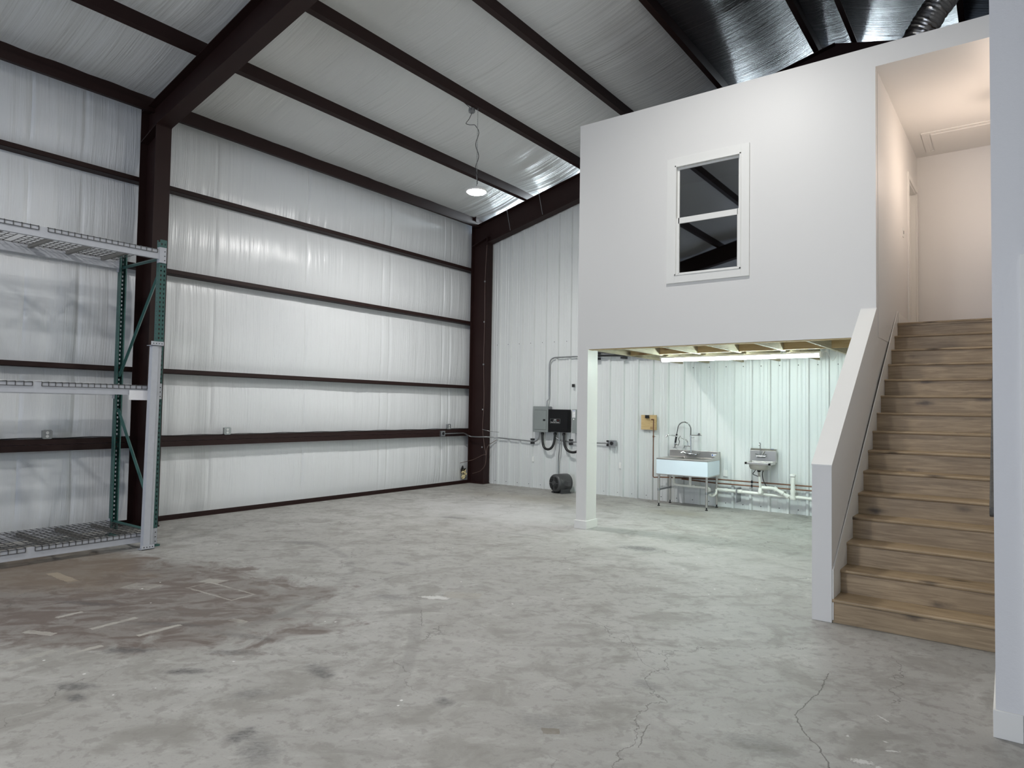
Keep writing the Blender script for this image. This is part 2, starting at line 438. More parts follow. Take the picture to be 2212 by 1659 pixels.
    t.link(t.mapping(scale=(1, 1, 0)), vv.inputs[2]); t.link(vv.outputs[0], vo.inputs[0]); vo.inputs['Scale'].default_value = 0.52
    ck = t.math('MULTIPLY', t.math('SUBTRACT', 1.0, t.step(vo.outputs['Distance'], 0.0008, 0.0032)), t.step(t.noise(0.8, 2), 0.47, 0.56))
    c = t.mix(t.math('MULTIPLY', ck, 0.7), c, (0.10, 0.095, 0.085))
    # the long cracks in the foreground
    wx = warp(X, nC, 0.05); wy = warp(Y, t.noise(17, 5, 0.6), 0.05)
    def crack(pts, wd, a):
        nonlocal c
        best = None
        for (ax, ay), (bx_, by_) in zip(pts[:-1], pts[1:]):
            L2 = (bx_ - ax) ** 2 + (by_ - ay) ** 2
            px_ = t.math('SUBTRACT', wx, ax); py_ = t.math('SUBTRACT', wy, ay)
            h = t.math('DIVIDE', t.math('ADD', t.math('MULTIPLY', px_, bx_ - ax), t.math('MULTIPLY', py_, by_ - ay)), L2, True)
            qx = t.math('SUBTRACT', px_, t.math('MULTIPLY', h, bx_ - ax)); qy = t.math('SUBTRACT', py_, t.math('MULTIPLY', h, by_ - ay))
            d = t.math('SQRT', t.math('ADD', t.math('MULTIPLY', qx, qx), t.math('MULTIPLY', qy, qy)))
            best = d if best is None else t.math('MINIMUM', best, d)
        c = t.mix(t.math('MULTIPLY', t.math('SUBTRACT', 1.0, t.step(best, wd * .4, wd)), a), c, (0.085, 0.08, 0.07))
    crack([(-.91, 4.56), (-.89, 4.27), (-.92, 3.97), (-.93, 3.83), (-.85, 3.66), (-.76, 3.55), (-.68, 3.40), (-.62, 3.2)], .0045, .8)
    crack([(-1.5, 3.25), (-1.44, 3.0)], .004, .7)
    crack([(-3.75, 3.9), (-3.47, 3.62)], .004, .6)
    crack([(-2.9, 4.7), (-2.2, 4.4), (-1.9, 4.0), (-1.7, 3.9)], .003, .45)
    for (cx, cy, rx, ry, ro) in [(-.55, 4.08, .05, .006, -.7), (-.50, 3.80, .012, .008, 0), (-.46, 3.72, .03, .008, .5), (-.56, 3.52, .05, .02, .3), (-.48, 3.50, .03, .02, -.4), (-.66, 3.75, .01, .01, 0), (-3.9, 4.23, .13, .05, .4)]:
        c = t.mix(t.math('MULTIPLY', ell(cx, cy, rx, ry, ro, 0.3, 1.6, nD if cx > -1 else nC), 0.75), c, (0.62, 0.62, 0.60))
    # small white paint flecks
    v2 = t.n('ShaderNodeTexVoronoi'); t.link(co, v2.inputs[0]); v2.inputs['Scale'].default_value = 5.5
    fl = t.math('MULTIPLY', t.math('LESS_THAN', v2.outputs['Distance'], 0.05), t.math('GREATER_THAN', t.noise(1.1, 3), 0.53))
    c = t.mix(fl, c, (0.66, 0.66, 0.64))
    rgh = t.math('ADD', t.math('MULTIPLY', nB, 0.25), 0.42)
    nm = t.bump(nC, 0.06, 0.004); nm = t.bump(nD, 0.05, 0.002, nm)
    return t.done(c, rgh, 0, nm, 0.4)
M['concrete'] = concrete()

# ================================================================== STRUCTURE
# floor
fl = MB(); fl.add([(-10.2, Y0 - 3, 0), (XR + 0.5, Y0 - 3, 0), (XR + 0.5, YB + 0.3, 0), (-10.2, YB + 0.3, 0)], [(0, 1, 2, 3)])
struct(fl.build('floor', M['concrete']))

# left wall: insulation facing draped behind the girts, pillowing between them
GZ = [0.03, 1.075, 2.04, 3.42, 4.57, 5.70]
SEAMS = [2.92, 3.51, 5.30, 6.92, 8.62, 8.82, 10.31, 10.53, -1.0, 0.6, -3, -5]
def film_grid(y0, y1, dy):
    b = MB(); nz = 56; z0, z1 = 0.0, 5.72
    ny = int((y1 - y0) / dy)
    for j in range(ny + 1):
        y = y0 + (y1 - y0) * j / ny
        seam = 0.0
        for s in SEAMS:
            d = (y - s) / 0.018
            if abs(d) < 4: seam = max(seam, math.exp(-d * d))
        for i in range(nz + 1):
            z = z0 + (z1 - z0) * i / nz
            k = max(q for q in range(len(GZ)) if GZ[q] <= z + 1e-6 or q == 0)
            k = min(k, len(GZ) - 2)
            t = min(max((z - GZ[k]) / (GZ[k + 1] - GZ[k]), 0), 1)
            p = math.sin(PI * t) ** 0.55
            w = noise.noise(Vector((y * 5.5, z * 0.35, 0))) * 0.010 + noise.noise(Vector((y * 16, z * 0.55, 3))) * 0.004 + noise.noise(Vector((y * 0.8, z * 0.9, 7))) * 0.02
            x = -9.49 + 0.055 * p + w * (0.25 + 0.75 * p) - 0.020 * seam * p
            b.v.append((x, y, z))
    for j in range(ny):
        for i in range(nz):
            a = j * (nz + 1) + i; b.f.append((a, a + 1, a + nz + 2, a + nz + 1))
    return b
wl = film_grid(Y0, 2.0, 0.12)
n = len(wl.v); w2 = film_grid(2.0, YB + 0.05, 0.022)
wl.add(w2.v, w2.f)
wlo = wl.build('wall_left', M['film_wall'], smooth=True); struct(wlo)

# roof facing draped over the purlins
PUR = [-9.42, -7.85, -6.47, -5.10, -3.71, -2.33, -1.87, -0.50, 0.88, 2.26, 3.64, 5.05]
def roof_part(xs, name, mat, dy=0.05, y0=Y0, y1=YB + 0.18, wr=1.0):
    b = MB(); ny = int((y1 - y0) / dy); cols = []
    for a, c in zip(xs[:-1], xs[1:]):
        ns = max(3, int((c - a) / 0.10))
        for q in range(ns): cols.append((a + (c - a) * q / ns, q / ns))
    cols.append((xs[-1], 0.0))
    for j in range(ny + 1):
        y = y0 + (y1 - y0) * j / ny
        for x, t in cols:
            s = math.sin(PI * t)
            z = zpb(x) + 0.155 + 0.05 * max(0, min(1, (-7.85 - x) / 1.2)) - 0.075 * s
            z += wr * s * (noise.noise(Vector((y * 3.2 + x * 0.15, x * 0.4, 1))) * 0.016 + noise.noise(Vector((y * 11, x * 0.5, 5))) * 0.004)
            if y > 10.5: z -= 0.05 * ((y - 10.5) / 0.85) ** 2 * (0.5 + 0.5 * s)
            b.v.append((x, y, z))
    nx = len(cols)
    for j in range(ny):
        for i in range(nx - 1):
            a = j * nx + i; b.f.append((a, a + nx, a + nx + 1, a + 1))
    return struct(b.build(name, mat, smooth=True))
roof_part([-9.52] + PUR[1:5], 'ceiling', M['film_roof'])
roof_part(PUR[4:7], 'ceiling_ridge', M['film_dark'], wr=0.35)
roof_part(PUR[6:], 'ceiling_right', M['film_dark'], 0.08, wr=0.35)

# back wall: ribbed liner panel
def liner_panel(x0, x1, ztop, y):
    b = MB(); prof = []; x = x0; per = 0.292
    while x < x1:
        for dx, d in ((0, 0), (.055, 0), (.062, .005), (.072, .005), (.079, 0), (.115, 0), (.122, .005), (.132, .005), (.139, 0),
                      (.190, 0), (.204, .034), (.238, .034), (.252, 0)):
            prof.append((x + dx, y - d))
        x += per
    for px, py in prof:
        zt = ztop(px)
        b.v += [(px, py, 0.0), (px, py, zt)]
    for i in range(len(prof) - 1):
        b.f.append((2 * i, 2 * i + 1, 2 * i + 3, 2 * i + 2))
    return b
XA = -8.742 - 0.155 - 0.292 * 2
struct(liner_panel(XA, XR, lambda x: zpb(x) - 0.02, YB).build('wall_back', M['liner']))
# screws in the liner
sc = MB()
for k in range(24):
    xx = -8.742 + 0.2885 * k
    for z in (0.07, 2.94):
        if z > 1 and -4.7 < xx: z = 2.36
        sc.lathe((xx, YB, z), (0, -1, 0), [(0, .008), (.004, .008), (.008, .003)], 6)
so = sc.build('trim_1', M['dark']); struct(so)
# front wall behind the camera with the roller door opening, and right outer wall
fw = MB(); fw.box(-9.6, -5.4, Y0 - .1, Y0, 0, 7.6).box(-1.0, XR, Y0 - .1, Y0, 0, 7.6).box(-5.4, -1.0, Y0 - .1, Y0, 3.6, 7.6)
struct(fw.build('wall_front', M['liner']))
rw = MB(); rw.box(XR, XR + .1, Y0 - .1, YB, 0, 6.2)
struct(rw.build('wall_far_right', M['liner']))

# near wall right of the stair and the stair's right-hand wall
nw = MB(); nw.prism([(-0.066, 4.21), (0.14, 4.21), (0.14, 4.35), (0.08, 4.35), (0.08, YB - 0.05), (-0.066, YB - 0.05)], 'z', 0, 6.7)
nw.box(0.14, 1.05, 4.21, 4.35, 2.33, 6.7).box(1.05, XR, 4.21, 4.35, 0, 6.4)
struct(nw.build('wall_right', M['wall_tex']))
bb = MB(); bb.prism([(-0.077, 4.198), (0.045, 4.198), (0.045, 4.21), (-0.066, 4.21), (-0.066, 5.6), (-0.077, 5.6)], 'z', 0, 0.137)
struct(bb.build('baseboard_right', M['trim_white'], bevel=0.003))
d2 = MB(); d2.box(0.05, 0.14, 4.19, 4.21, 0, 2.42).box(1.05, 1.14, 4.19, 4.21, 0, 2.42).box(0.14, 1.05, 4.19, 4.21, 2.33, 2.42).box(0.14, 0.16, 4.2, 4.35, 0, 2.33)
dd = d2.build('door_2', M['trim_white'], bevel=0.003); struct(dd)
MB().box(0.16, 1.05, 4.25, 4.29, 0.01, 2.33).build('door_leaf', M['trim_white'], dd)

# loft front wall with window opening and hall opening
WX0, WX1, WZ0, WZ1 = -3.36, -2.48, 3.255, 4.69
lw = MB()
XLO = -4.725
lw.box(XLO, WX0, YF, YF + .12, 2.415, 5.51).box(WX1, -1.228, YF, YF + .12, 2.415, 5.51)
lw.box(WX0, WX1, YF, YF + .12, 2.415, WZ0).box(WX0, WX1, YF, YF + .12, WZ1, 5.51)
lw.box(-1.228, -0.05, YF, YF + .12, 5.285, 5.51)
lw.box(XLO, XLO + .12, YF + .12, YB - .04, 2.68, 5.51)
struct(lw.build('wall_loft', M['wall_white']))
MBt = MB().box(XLO + .02, -0.05, YF + .10, YB - .04, 5.49, 5.508)
struct(MBt.build('ceiling_loft', M['osb']))
# corner post under the loft
cp = MB().box(XLO, -4.565, YF, 8.14, 0, 2.415)
struct(cp.build('wall_post', M['wall_white'], bevel=0.002))
cb = MB().prism([(XLO - .016, YF - .016), (-4.549, YF - .016), (-4.549, 8.156), (XLO - .016, 8.156)], 'z', 0, 0.112)
struct(cb.build('baseboard_post', M['trim_white'], bevel=0.004))

# hall above: left wall runs slightly out of square
def hx(y): return -1.108 + 0.0222 * (y - YF)
YE = 11.08
DY0, DY1, DZ = 10.20, 10.97, 4.74
hl = MB()
for a, b_, z0, z1 in ((YF + .12, DY0, 2.42, 5.285), (DY0, DY1, DZ, 5.285), (DY0, DY1, 2.42, 2.7), (DY1, YE, 2.42, 5.285)):
    hl.prism([(hx(a), a), (hx(b_), b_), (hx(b_) - .12, b_), (hx(a) - .12, a)], 'z', z0, z1)
hl.box(-1.108, -1.228, YF, YF + .12, 2.415, 5.285)
struct(hl.build('wall_hall', M['hall']))
he = MB().box(-1.25, -0.05, YE, YE + .06, 2.42, 5.285)
struct(he.build('wall_hall_end', M['hall']))
hc = MB().box(-1.22, -0.05, YF + .12, YE, 5.285, 5.34)
struct(hc.build('ceiling_hall', M['hall']))
hatch = MB()
for x0, x1, y0, y1 in ((-0.90, 0, 10.115, 10.165), (-0.90, -0.85, 10.165, 10.90)):
    hatch.box(x0, min(x1, -0.07), y0, y1, 5.273, 5.2848)
hatch.box(-0.85, -0.07, 10.85, 10.90, 5.273, 5.2848)
ho = hatch.build('attic_hatch', M['hall'], bevel=0.003)
tag(ho, 'flush attic hatch with plain moulded trim in the hall ceiling above the stairs', 'hatch')
MB().box(-0.80, -0.075, 10.215, 10.85, 5.272, 5.2845).build('hatch_panel', M['hall'], ho)
# hall landing floor
lf = MB().prism([(hx(9.17), 9.185), (-0.05, 9.185), (-0.05, YE), (hx(YE), YE)], 'z', 2.66, 2.70)
struct(lf.build('floor_landing', M['oak']))
# wall under the hall, on the right of the sink bay
uw = MB().prism([(-1.25, YF), (-1.11, YF), (-1.05, YB - .04), (-1.17, YB - .04)], 'z', 0, 2.42)
struct(uw.build('wall_under_stair', M['wall_white']))
# door in the hall's left wall
dr = MB()
def hbox(b, y0, y1, z0, z1, out0, out1):
    b.prism([(hx(y0) + out0, y0), (hx(y1) + out0, y1), (hx(y1) + out1, y1), (hx(y0) + out1, y0)], 'z', z0, z1)
hbox(dr, DY0 - .075, DY0, 2.7, DZ, 0, .018); hbox(dr, DY1, DY1 + .075, 2.7, DZ, 0, .018); hbox(dr, DY0 - .075, DY1 + .075, DZ, DZ + .075, 0, .018)
hbox(dr, DY0, DY0 + .02, 2.7, DZ, -.12, 0); hbox(dr, DY1 - .02, DY1, 2.7, DZ, -.12, 0); hbox(dr, DY0, DY1, DZ - .02, DZ, -.12, 0)
hbox(dr, DY1 - .035, DY1 - .02, 2.7, DZ - .02, -.08, -.06)
d1 = dr.build('door_1', M['trim_white'], bevel=0.002); struct(d1)
leaf = MB(); hbox(leaf, DY0 + .02, DY1 - .02, 2.71, DZ - .02, -.115, -.08)
leaf.build('door_leaf', M['trim_white'], d1)
bh = MB(); hbox(bh, 9.25, DY0 - .075, 2.70, 2.83, 0, .014)
struct(bh.build('baseboard_hall', M['trim_white']))

# half wall at the left of the stairs with a sloping top
hw = MB().prism([(5.66, 0), (YF, 0), (YF, 2.72), (YF - .02, 2.70), (5.66, 1.20)], 'x', -1.25, -1.106)
struct(hw.build('wall_knee', M['wall_white'], bevel=0.002))
cap = MB().prism([(5.655, 1.196), (YF, 2.705), (YF, 2.716), (5.655, 1.207)], 'x', -1.253, -1.103)
struct(cap.build('trim_2', M['trim_white']))

# window in the loft wall
wtrim = MB()
TX0, TX1, TZ0, TZ1 = -3.435, -2.415, 3.19, 4.76
wtrim.box(TX0, WX0 + .03, YF - .026, YF, TZ0, TZ1).box(WX1 - .03, TX1, YF - .026, YF, TZ0, TZ1)
wtrim.box(WX0 + .03, WX1 - .03, YF - .026, YF, TZ0, WZ0 + .028).box(WX0 + .03, WX1 - .03, YF - .026, YF, WZ1 - .028, TZ1)
win = wtrim.build('window_1', M['trim_white'], bevel=0.002); struct(win)
fr = MB(); ax0, ax1, az0, az1 = WX0 + .03, WX1 - .03, WZ0 + .028, WZ1 - .028
fr.box(ax0, ax0 + .018, YF - .034, YF + .07, az0, az1).box(ax1 - .018, ax1, YF - .034, YF + .07, az0, az1).box(ax0, ax1, YF - .034, YF + .07, az0, az0 + .018).box(ax0, ax1, YF - .034, YF + .07, az1 - .018, az1)
fr.build('window_frame', M['trim_white'], win, bevel=0.002)
GX0, GX1 = -3.288, -2.552
su = MB().box(ax0 + .018, GX0, YF + .02, YF + .045, 3.96, az1).box(GX1, ax1 - .018, YF + .02, YF + .045, 3.96, az1).box(GX0, GX1, YF + .02, YF + .045, 4.62, az1).box(GX0, GX1, YF + .02, YF + .045, 3.96, 3.997)
us = su.build('upper_sash', M['trim_white'], win)
sl = MB().box(ax0 + .018, GX0 + .012, YF - .012, YF + .018, az0, 4.005).box(GX1 - .006, ax1 - .018, YF - .012, YF + .018, az0, 4.005).box(GX0, GX1, YF - .012, YF + .018, 3.932, 4.003).box(GX0, GX1, YF - .012, YF + .018, az0, 3.315)
ls = sl.build('lower_sash', M['trim_white'], win)
def glass():
    mt = bpy.data.materials.new('window_glass'); mt.use_nodes = True; nt = mt.node_tree; nt.nodes.clear()
    tr = nt.nodes.new('ShaderNodeBsdfTransparent'); tr.inputs[0].default_value = (0.55, 0.56, 0.55, 1)
    gl = nt.nodes.new('ShaderNodeBsdfGlossy'); gl.inputs['Roughness'].default_value = 0.015
    mx = nt.nodes.new('ShaderNodeMixShader'); mx.inputs[0].default_value = 0.26
    o = nt.nodes.new('ShaderNodeOutputMaterial')
    nt.links.new(tr.outputs[0], mx.inputs[1]); nt.links.new(gl.outputs[0], mx.inputs[2]); nt.links.new(mx.outputs[0], o.inputs[0]); return mt
M['glass'] = glass()
MB().box(GX0 - .005, GX1 + .005, YF + .030, YF + .034, 3.99, 4.625).build('pane', M['glass'], us)
MB().box(GX0 - .005, GX1 + .005, YF + .001, YF + .005, 3.31, 3.94).build('pane', M['glass'], ls)
for x in (GX0 + .04, GX1 - .06):
    MB().box(x, x + .03, YF - .018, YF - .01, az0 + .004, az0 + .012).build('sash_latch', M['galv'], ls)
# inside of the dark room behind the window
rm = MB().box(XLO + .12, -1.30, 10.9, 10.95, 2.7, 5.5).box(XLO + .12, -1.30, YF + .12, 10.9, 2.685, 2.70)
rm.box(-1.32, -1.27, YF + .12, 10.9, 2.7, 5.5)
struct(rm.build('wall_loft_room', M['wall_white']))

# ================================================================== STEEL FRAME
def column(y, label, x_in=-8.87, ztop=5.55):
    t = thing('steel_column', label, 'column', (-9.1, y, 0))
    MB().box(x_in - .012, x_in, y - .1, y + .1, 0, 5.25).build('inner_flange', M['steel_red'], t)
    MB().box(XL - .0, XL + .012, y - .1, y + .1, 0, ztop).build('outer_flange', M['steel_red'], t)
    MB().prism([(XL + .012, 0), (x_in - .012, 0), (x_in - .012, 5.22), (x_in + .0, 5.25), (x_in - .02, zpb(x_in)), (XL + .012, zpb(XL) )], 'y', y - .004, y + .004).build('web', M['steel_red'], t)
    MB().box(XL - .0, x_in + .01, y - .11, y + .11, 0, .018).build('base_plate', M['steel_red'], t)
    MB().prism([(XL, 5.06), (x_in + .01, 5.225), (x_in + .01, 5.245), (XL, 5.08)], 'y', y - .1, y + .1).build('knee_plate', M['steel_red'], t)
    return t
column(4.22, 'dark red steel wall column behind the green pallet rack')
column(11.1, 'dark red steel corner column where the insulated wall meets the ribbed wall')
column(-2.7, 'dark red steel wall column behind the viewpoint')

def rafter(y, label, z_in, slope_b, x_end=XRIDGE, x0=-8.885, back=False):
    t = thing('roof_rafter', label, 'beam', (x0, y, z_in))
    zb = lambda x: z_in + slope_b * (x - x0)
    tp = 0.012
    MB().prism([(x0, zb(x0) + tp), (x_end, zb(x_end) + tp), (x_end, zpb(x_end) - tp), (x0, zpb(x0) - tp)], 'y', y - .004, y + .004).build('web', M['steel_red'], t)
    MB().prism([(x0, zb(x0)), (x_end, zb(x_end)), (x_end, zb(x_end) + tp), (x0, zb(x0) + tp)], 'y', y - .1, y + .1).build('bottom_flange', M['steel_red'], t)
    MB().prism([(x0 - .4, zpb(x0 - .4) - tp), (x_end, zpb(x_end) - tp), (x_end, zpb(x_end) - .001), (x0 - .4, zpb(x0 - .4) - .001)], 'y', y - .1, y + .1).build('top_flange', M['steel_red'], t)
    xe = 2 * XRIDGE - x0
    g = lambda x: zb(2 * XRIDGE - x)
    MB().prism([(XRIDGE, zb(XRIDGE)), (xe, g(xe)), (xe, zpb(xe) - .002), (XRIDGE, zpb(XRIDGE) - .002)], 'y', y - .06, y + .06).build('far_slope_beam', M['steel_red'], t)
    return t
rafter(4.22, 'deep dark red roof beam rising from the column behind the pallet rack', 5.225, 0.215)
rafter(11.1, 'dark red roof beam along the top of the ribbed back wall', 5.10, 0.247)
rafter(-2.7, 'dark red roof beam behind the viewpoint', 5.225, 0.215)

PL = ['lowest roof purlin above the eave strut, reaching the back beam near the corner',
      'roof purlin the bright hanging lamp is chained to',
      'roof purlin ending above the left part of the white loft wall',
      'roof purlin where pale roof facing changes to dark facing',
      'left one of the two purlins beside the roof ridge',
      'right one of the two purlins beside the roof ridge',
      'roof purlin crossing above the silver flexible duct']
for x, lb in zip(PUR[1:8], PL):
    s = PITCH_R if x < XRIDGE else -PITCH_R
    z = zpb(x); d = 1 if x < XRIDGE else -1
    t = thing('roof_purlin', 'dark red ' + lb, 'beam', (x, 2, z))
    ya, yb = Y0, YB + .1
    # Z section: bottom flange towards the eave, web, top flange
    MB().prism([(x - .07 * d, z - .07 * s * d), (x, z), (x, z + .004), (x - .07 * d, z - .07 * s * d + .004)], 'y', ya, yb).build('bottom_flange', M['steel_red'], t)
    MB().prism([(x - .002, z), (x + .002, z), (x + .002, z + .2), (x - .002, z + .2)], 'y', ya, yb).build('web', M['steel_red'], t)
    MB().prism([(x, z + .196), (x + .065 * d, z + .196 + .065 * s * d), (x + .065 * d, z + .2 + .065 * s * d), (x, z + .2)], 'y', ya, yb).build('top_flange', M['steel_red'], t)
    MB().prism([(x - .072 * d, z - .07 * s * d), (x - .068 * d, z - .07 * s * d), (x - .068 * d, z - .07 * s * d + .02), (x - .072 * d, z - .07 * s * d + .02)], 'y', ya, yb).build('lip', M['steel_red'], t)

GL = ['lowest wall girt with outlet boxes on it, double height', 'second wall girt from the floor, level with the middle rack shelf',
      'third wall girt from the floor, level with the top rack shelf', 'topmost wall girt, just under the eave strut']
for (z, lb) in zip((1.145, 2.070, 3.452, 4.605), GL):
    t = thing('wall_girt', 'dark red horizontal ' + lb, 'beam', (XL, 2, z))
    ya, yb = Y0, YB + .05
    if z < 1.2:
        MB().box(XL - .003, XL, ya, yb, z - .066, z).build('flange', M['steel_red'], t)
        MB().box(XL - .003, XL + .001, ya, yb, z - .145, z - .070).build('flange', M['steel_red'], t)
        MB().box(XL - .19, XL, ya, yb, z - .004, z).build('web', M['steel_red'], t)
        MB().box(XL - .19, XL, ya, yb, z - .145, z - .141).build('web', M['steel_red'], t)
    else:
        MB().box(XL - .003, XL, ya, yb, z - .062, z).build('flange', M['steel_red'], t)
        MB().box(XL - .19, XL, ya, yb, z - .062, z - .058).build('web', M['steel_red'], t)
        MB().box(XL - .014, XL, ya, yb, z - .003, z).build('lip', M['steel_red'], t)
t = thing('eave_strut', 'deep dark red eave strut along the top of the insulated wall', 'beam', (XL, 2, 5.6))
XE = -9.12
MB().box(XE - .004, XE, Y0, YB + .05, 5.472, 5.572).build('lower_flange', M['steel_red'], t)
MB().box(XE - .004, XE - .05, Y0, YB + .05, 5.568, 5.572).build('return', M['steel_red'], t)
MB().box(XE - .05, XE - .054, Y0, YB + .05, 5.56, 5.715).build('web', M['steel_red'], t)
MB().box(XE - .06, XE - .004, Y0, YB + .05, 5.471, 5.475).build('bottom_return', M['steel_red'], t)
for y in (4.36, 10.96):
    MB().box(XE - .06, XE + .01, y - .05, y + .05, 5.56, 5.72).build('clip', M['steel_red'], t)
t = thing('base_channel', 'dark red steel channel along the foot of the insulated wall', 'channel', (XL, 2, 0))
MB().box(XL - .008, XL, Y0, YB + .05, 0, .062).build('upright_leg', M['steel_red'], t)
MB().box(XL, XL + .055, Y0, YB + .05, 0, .008).build('flat_leg', M['steel_red'], t)
# sag rods seen on the back beam
for i, (x, lb) in enumerate(((-8.35, 'thin steel rod on the back roof beam, next to the corner column'), (-7.55, 'thin steel rod on the back roof beam, beside the lowest purlin'))):
    o = MB().tube([(x, 10.98, zpb(x) + .02), (x + .10, 10.985, zpb(x) - .45)], .006, 6).build('steel_rod', M['galv'])
    tag(o, lb, 'rod')

# lamps added as daylight through an assumed rake gap, brightening the facing's end
def rake(x0, x1, power):
    xm = (x0 + x1) / 2; z = zpb(xm) + .045
    L = math.hypot(x1 - x0, zpb(x1) - zpb(x0))
    d = bpy.data.lights.new('added_rake_lamp', 'AREA'); d.shape = 'RECTANGLE'; d.size = L; d.size_y = .07
    d.energy = power; d.color = (0.80, 0.93, 1.0)
    o = bpy.data.objects.new('added_rake_lamp', d); COL.objects.link(o)
    xa = Vector((x1 - x0, 0, zpb(x1) - zpb(x0))).normalized()
    zl = Vector((0, 1, -0.15)); zl = (zl - xa * zl.dot(xa)).normalized()     # lamp shines along -Z
    yl = zl.cross(xa)
    mm = Matrix(((xa.x, yl.x, zl.x, 0), (xa.y, yl.y, zl.y, 0), (xa.z, yl.z, zl.z, 0), (0, 0, 0, 1))); mm.translation = Vector((xm, YB + .16, z))
    o.matrix_world = mm
rake(-8.9, -7.9, 18); rake(-7.8, -6.52, 26); rake(-3.68, -2.36, 9); rake(-1.84, -0.52, 9); rake(-2.28, -1.92, 3)

# ================================================================== LIGHTS
M['led'] = emis('led_lens', (1.0, 0.985, 0.96), HIGHBAY_W)
def highbay(x, y, z, ztop, label, power=1.0):
    M['led'] = emis('led_lens', (1.0, 0.985, 0.96), HIGHBAY_W * power)
    t = thing('highbay_light', label, 'lamp', (x, y, z), 'round LED high bay lamps')
    MB().lathe((x, y, z - .012), (0, 0, 1), [(0, .150), (.022, .158), (.030, .150), (.040, .06), (.075, .055), (.085, .02)], 32).build('housing', M['white_plastic'], t, True)
    MB().lathe((x, y, z - .045), (0, 0, 1), [(0, .02), (.006, .08), (.018, .128), (.033, .147)], 32).build('lens', M['led'], t, True)
    MB().tube([(x, y, z + .07), (x, y, z + .10), (x + .02, y, z + .115), (x + .02, y, z + .135), (x, y, z + .15)], .004, 6).build('hook', M['galv'], t)
    ch = MB(); n = int((ztop - z - .14) / .035)
    for k in range(n):
        zz = z + .14 + (ztop - z - .14) * (k + .5) / n; hl_ = (ztop - z - .14) / n * .62
        a = (.007, 0) if k % 2 else (0, .007)
        loop = [(x + a[0] * math.cos(q), y + a[1] * math.cos(q), zz + hl_ * math.sin(q)) for q in [2 * PI * i / 8 for i in range(9)]]
        ch.tube(loop, .0022, 4, False)
    ch.build('chain', M['galv'], t)
    return t
A = (-6.50, 7.78)
ta = highbay(A[0], A[1], 4.90, zpb(-6.47) + .0, 'lit round LED lamp hanging on a chain in front of the insulated wall', 1.4)
cd = []
for k in range(40):
    s = k / 39; z = 5.86 + (4.97 - 5.86) * s
    cd.append((A[0] + .018 * math.sin(s * 17), A[1] + .018 * math.cos(s * 13), z))
cd = [(-6.56, 7.72, 6.12), (-6.60, 7.70, 6.02), (-6.66, 7.68, 5.95), (-6.60, 7.72, 5.93), (-6.54, 7.76, 5.935)] + cd
MB().tube(rounded(cd, .02, 3), .0045, 6).build('power_cord', M['black'], ta, True)
jb = thing('junction_box', 'round metal junction box on the purlin above the hanging lamp', 'junction box', (-6.57, 7.70, 6.15))
MB().lathe((-6.57, 7.72, 6.175), (0, 0, -1), [(0, .05), (.05, .052), (.055, .045)], 12).build('box', M['galv'], jb, True)
MB().lathe((-6.57, 7.72, 6.12), (0, 0, -1), [(0, .042), (.006, .042)], 12).build('cover', M['galv'], jb)
tag(MB().tube(rounded([(-6.57, 7.70, 6.17), (-6.58, 7.5, 6.22), (-6.52, 7.2, 6.19), (-6.49, 6.9, 6.192)], .05), .005, 6).build('supply_cable', M['black']), 'black cable running along the purlin from the lamp junction box', 'cable')
highbay(-2.45, 5.75, 6.15, zpb(-2.4), 'lit round LED lamp above the stairs, over the top edge of the view', 0.85)
highbay(-6.50, 0.6, 4.90, zpb(-6.5), 'lit round LED lamp left of the viewpoint', 0.6)
highbay(-2.45, -0.8, 5.6, zpb(-2.4), 'lit round LED lamp behind the viewpoint', 2.0)

# LED shop light under the loft
M['tube'] = emis('tube_lens', (0.83, 1.0, 0.94), TUBE_W)
YT, ZT = 9.40, 2.392
t = thing('shop_light', 'long lit white LED shop light under the loft joists', 'lamp', (-3.07, YT, ZT))
MB().box(-4.17, -1.97, YT - .055, YT + .055, ZT - .012, ZT + .012).build('housing', M['white_plastic'], t)
lens = MB().prism([(YT - .05, ZT - .012), (YT - .042, ZT - .045), (YT - .02, ZT - .058), (YT + .02, ZT - .058), (YT + .042, ZT - .045), (YT + .05, ZT - .012)], 'x', -4.16, -1.98)
lens.build('lens', M['tube'], t)
for x in (-4.175, -1.965):
    MB().prism([(YT - .055, ZT + .014), (YT - .047, ZT - .05), (YT - .02, ZT - .062), (YT + .02, ZT - .062), (YT + .047, ZT - .05), (YT + .055, ZT + .014)], 'x', x - .012, x + .012).build('end_cap', M['white_plastic'], t)
MB().tube(rounded([(-1.96, YT, ZT), (-1.90, YT, ZT + .02), (-1.86, YT + .05, ZT - .06), (-1.84, YT + .06, ZT - .12), (-1.80, YT + .1, ZT - .05), (-1.79, YT + .1, ZT + .03)], .03), .004, 6).build('power_cord', M['white_plastic'], t)

# sconce in the hall, hidden by the near wall
M['sconce'] = emis('sconce_glass', (1.0, 0.80, 0.66), SCONCE_W)
t = thing('wall_sconce', 'small lit hall wall lamp at the head of the stairs', 'lamp', (-0.05, 9.3, 4.5))
MB().box(-0.065, -0.05, 9.24, 9.36, 4.42, 4.58).build('back_plate', M['white_plastic'], t)
MB().lathe((-0.085, 9.3, 4.40), (0, 0, 1), [(0, .012), (.02, .020), (.28, .020), (.30, .012)], 16).build('shade', M['sconce'], t, True)

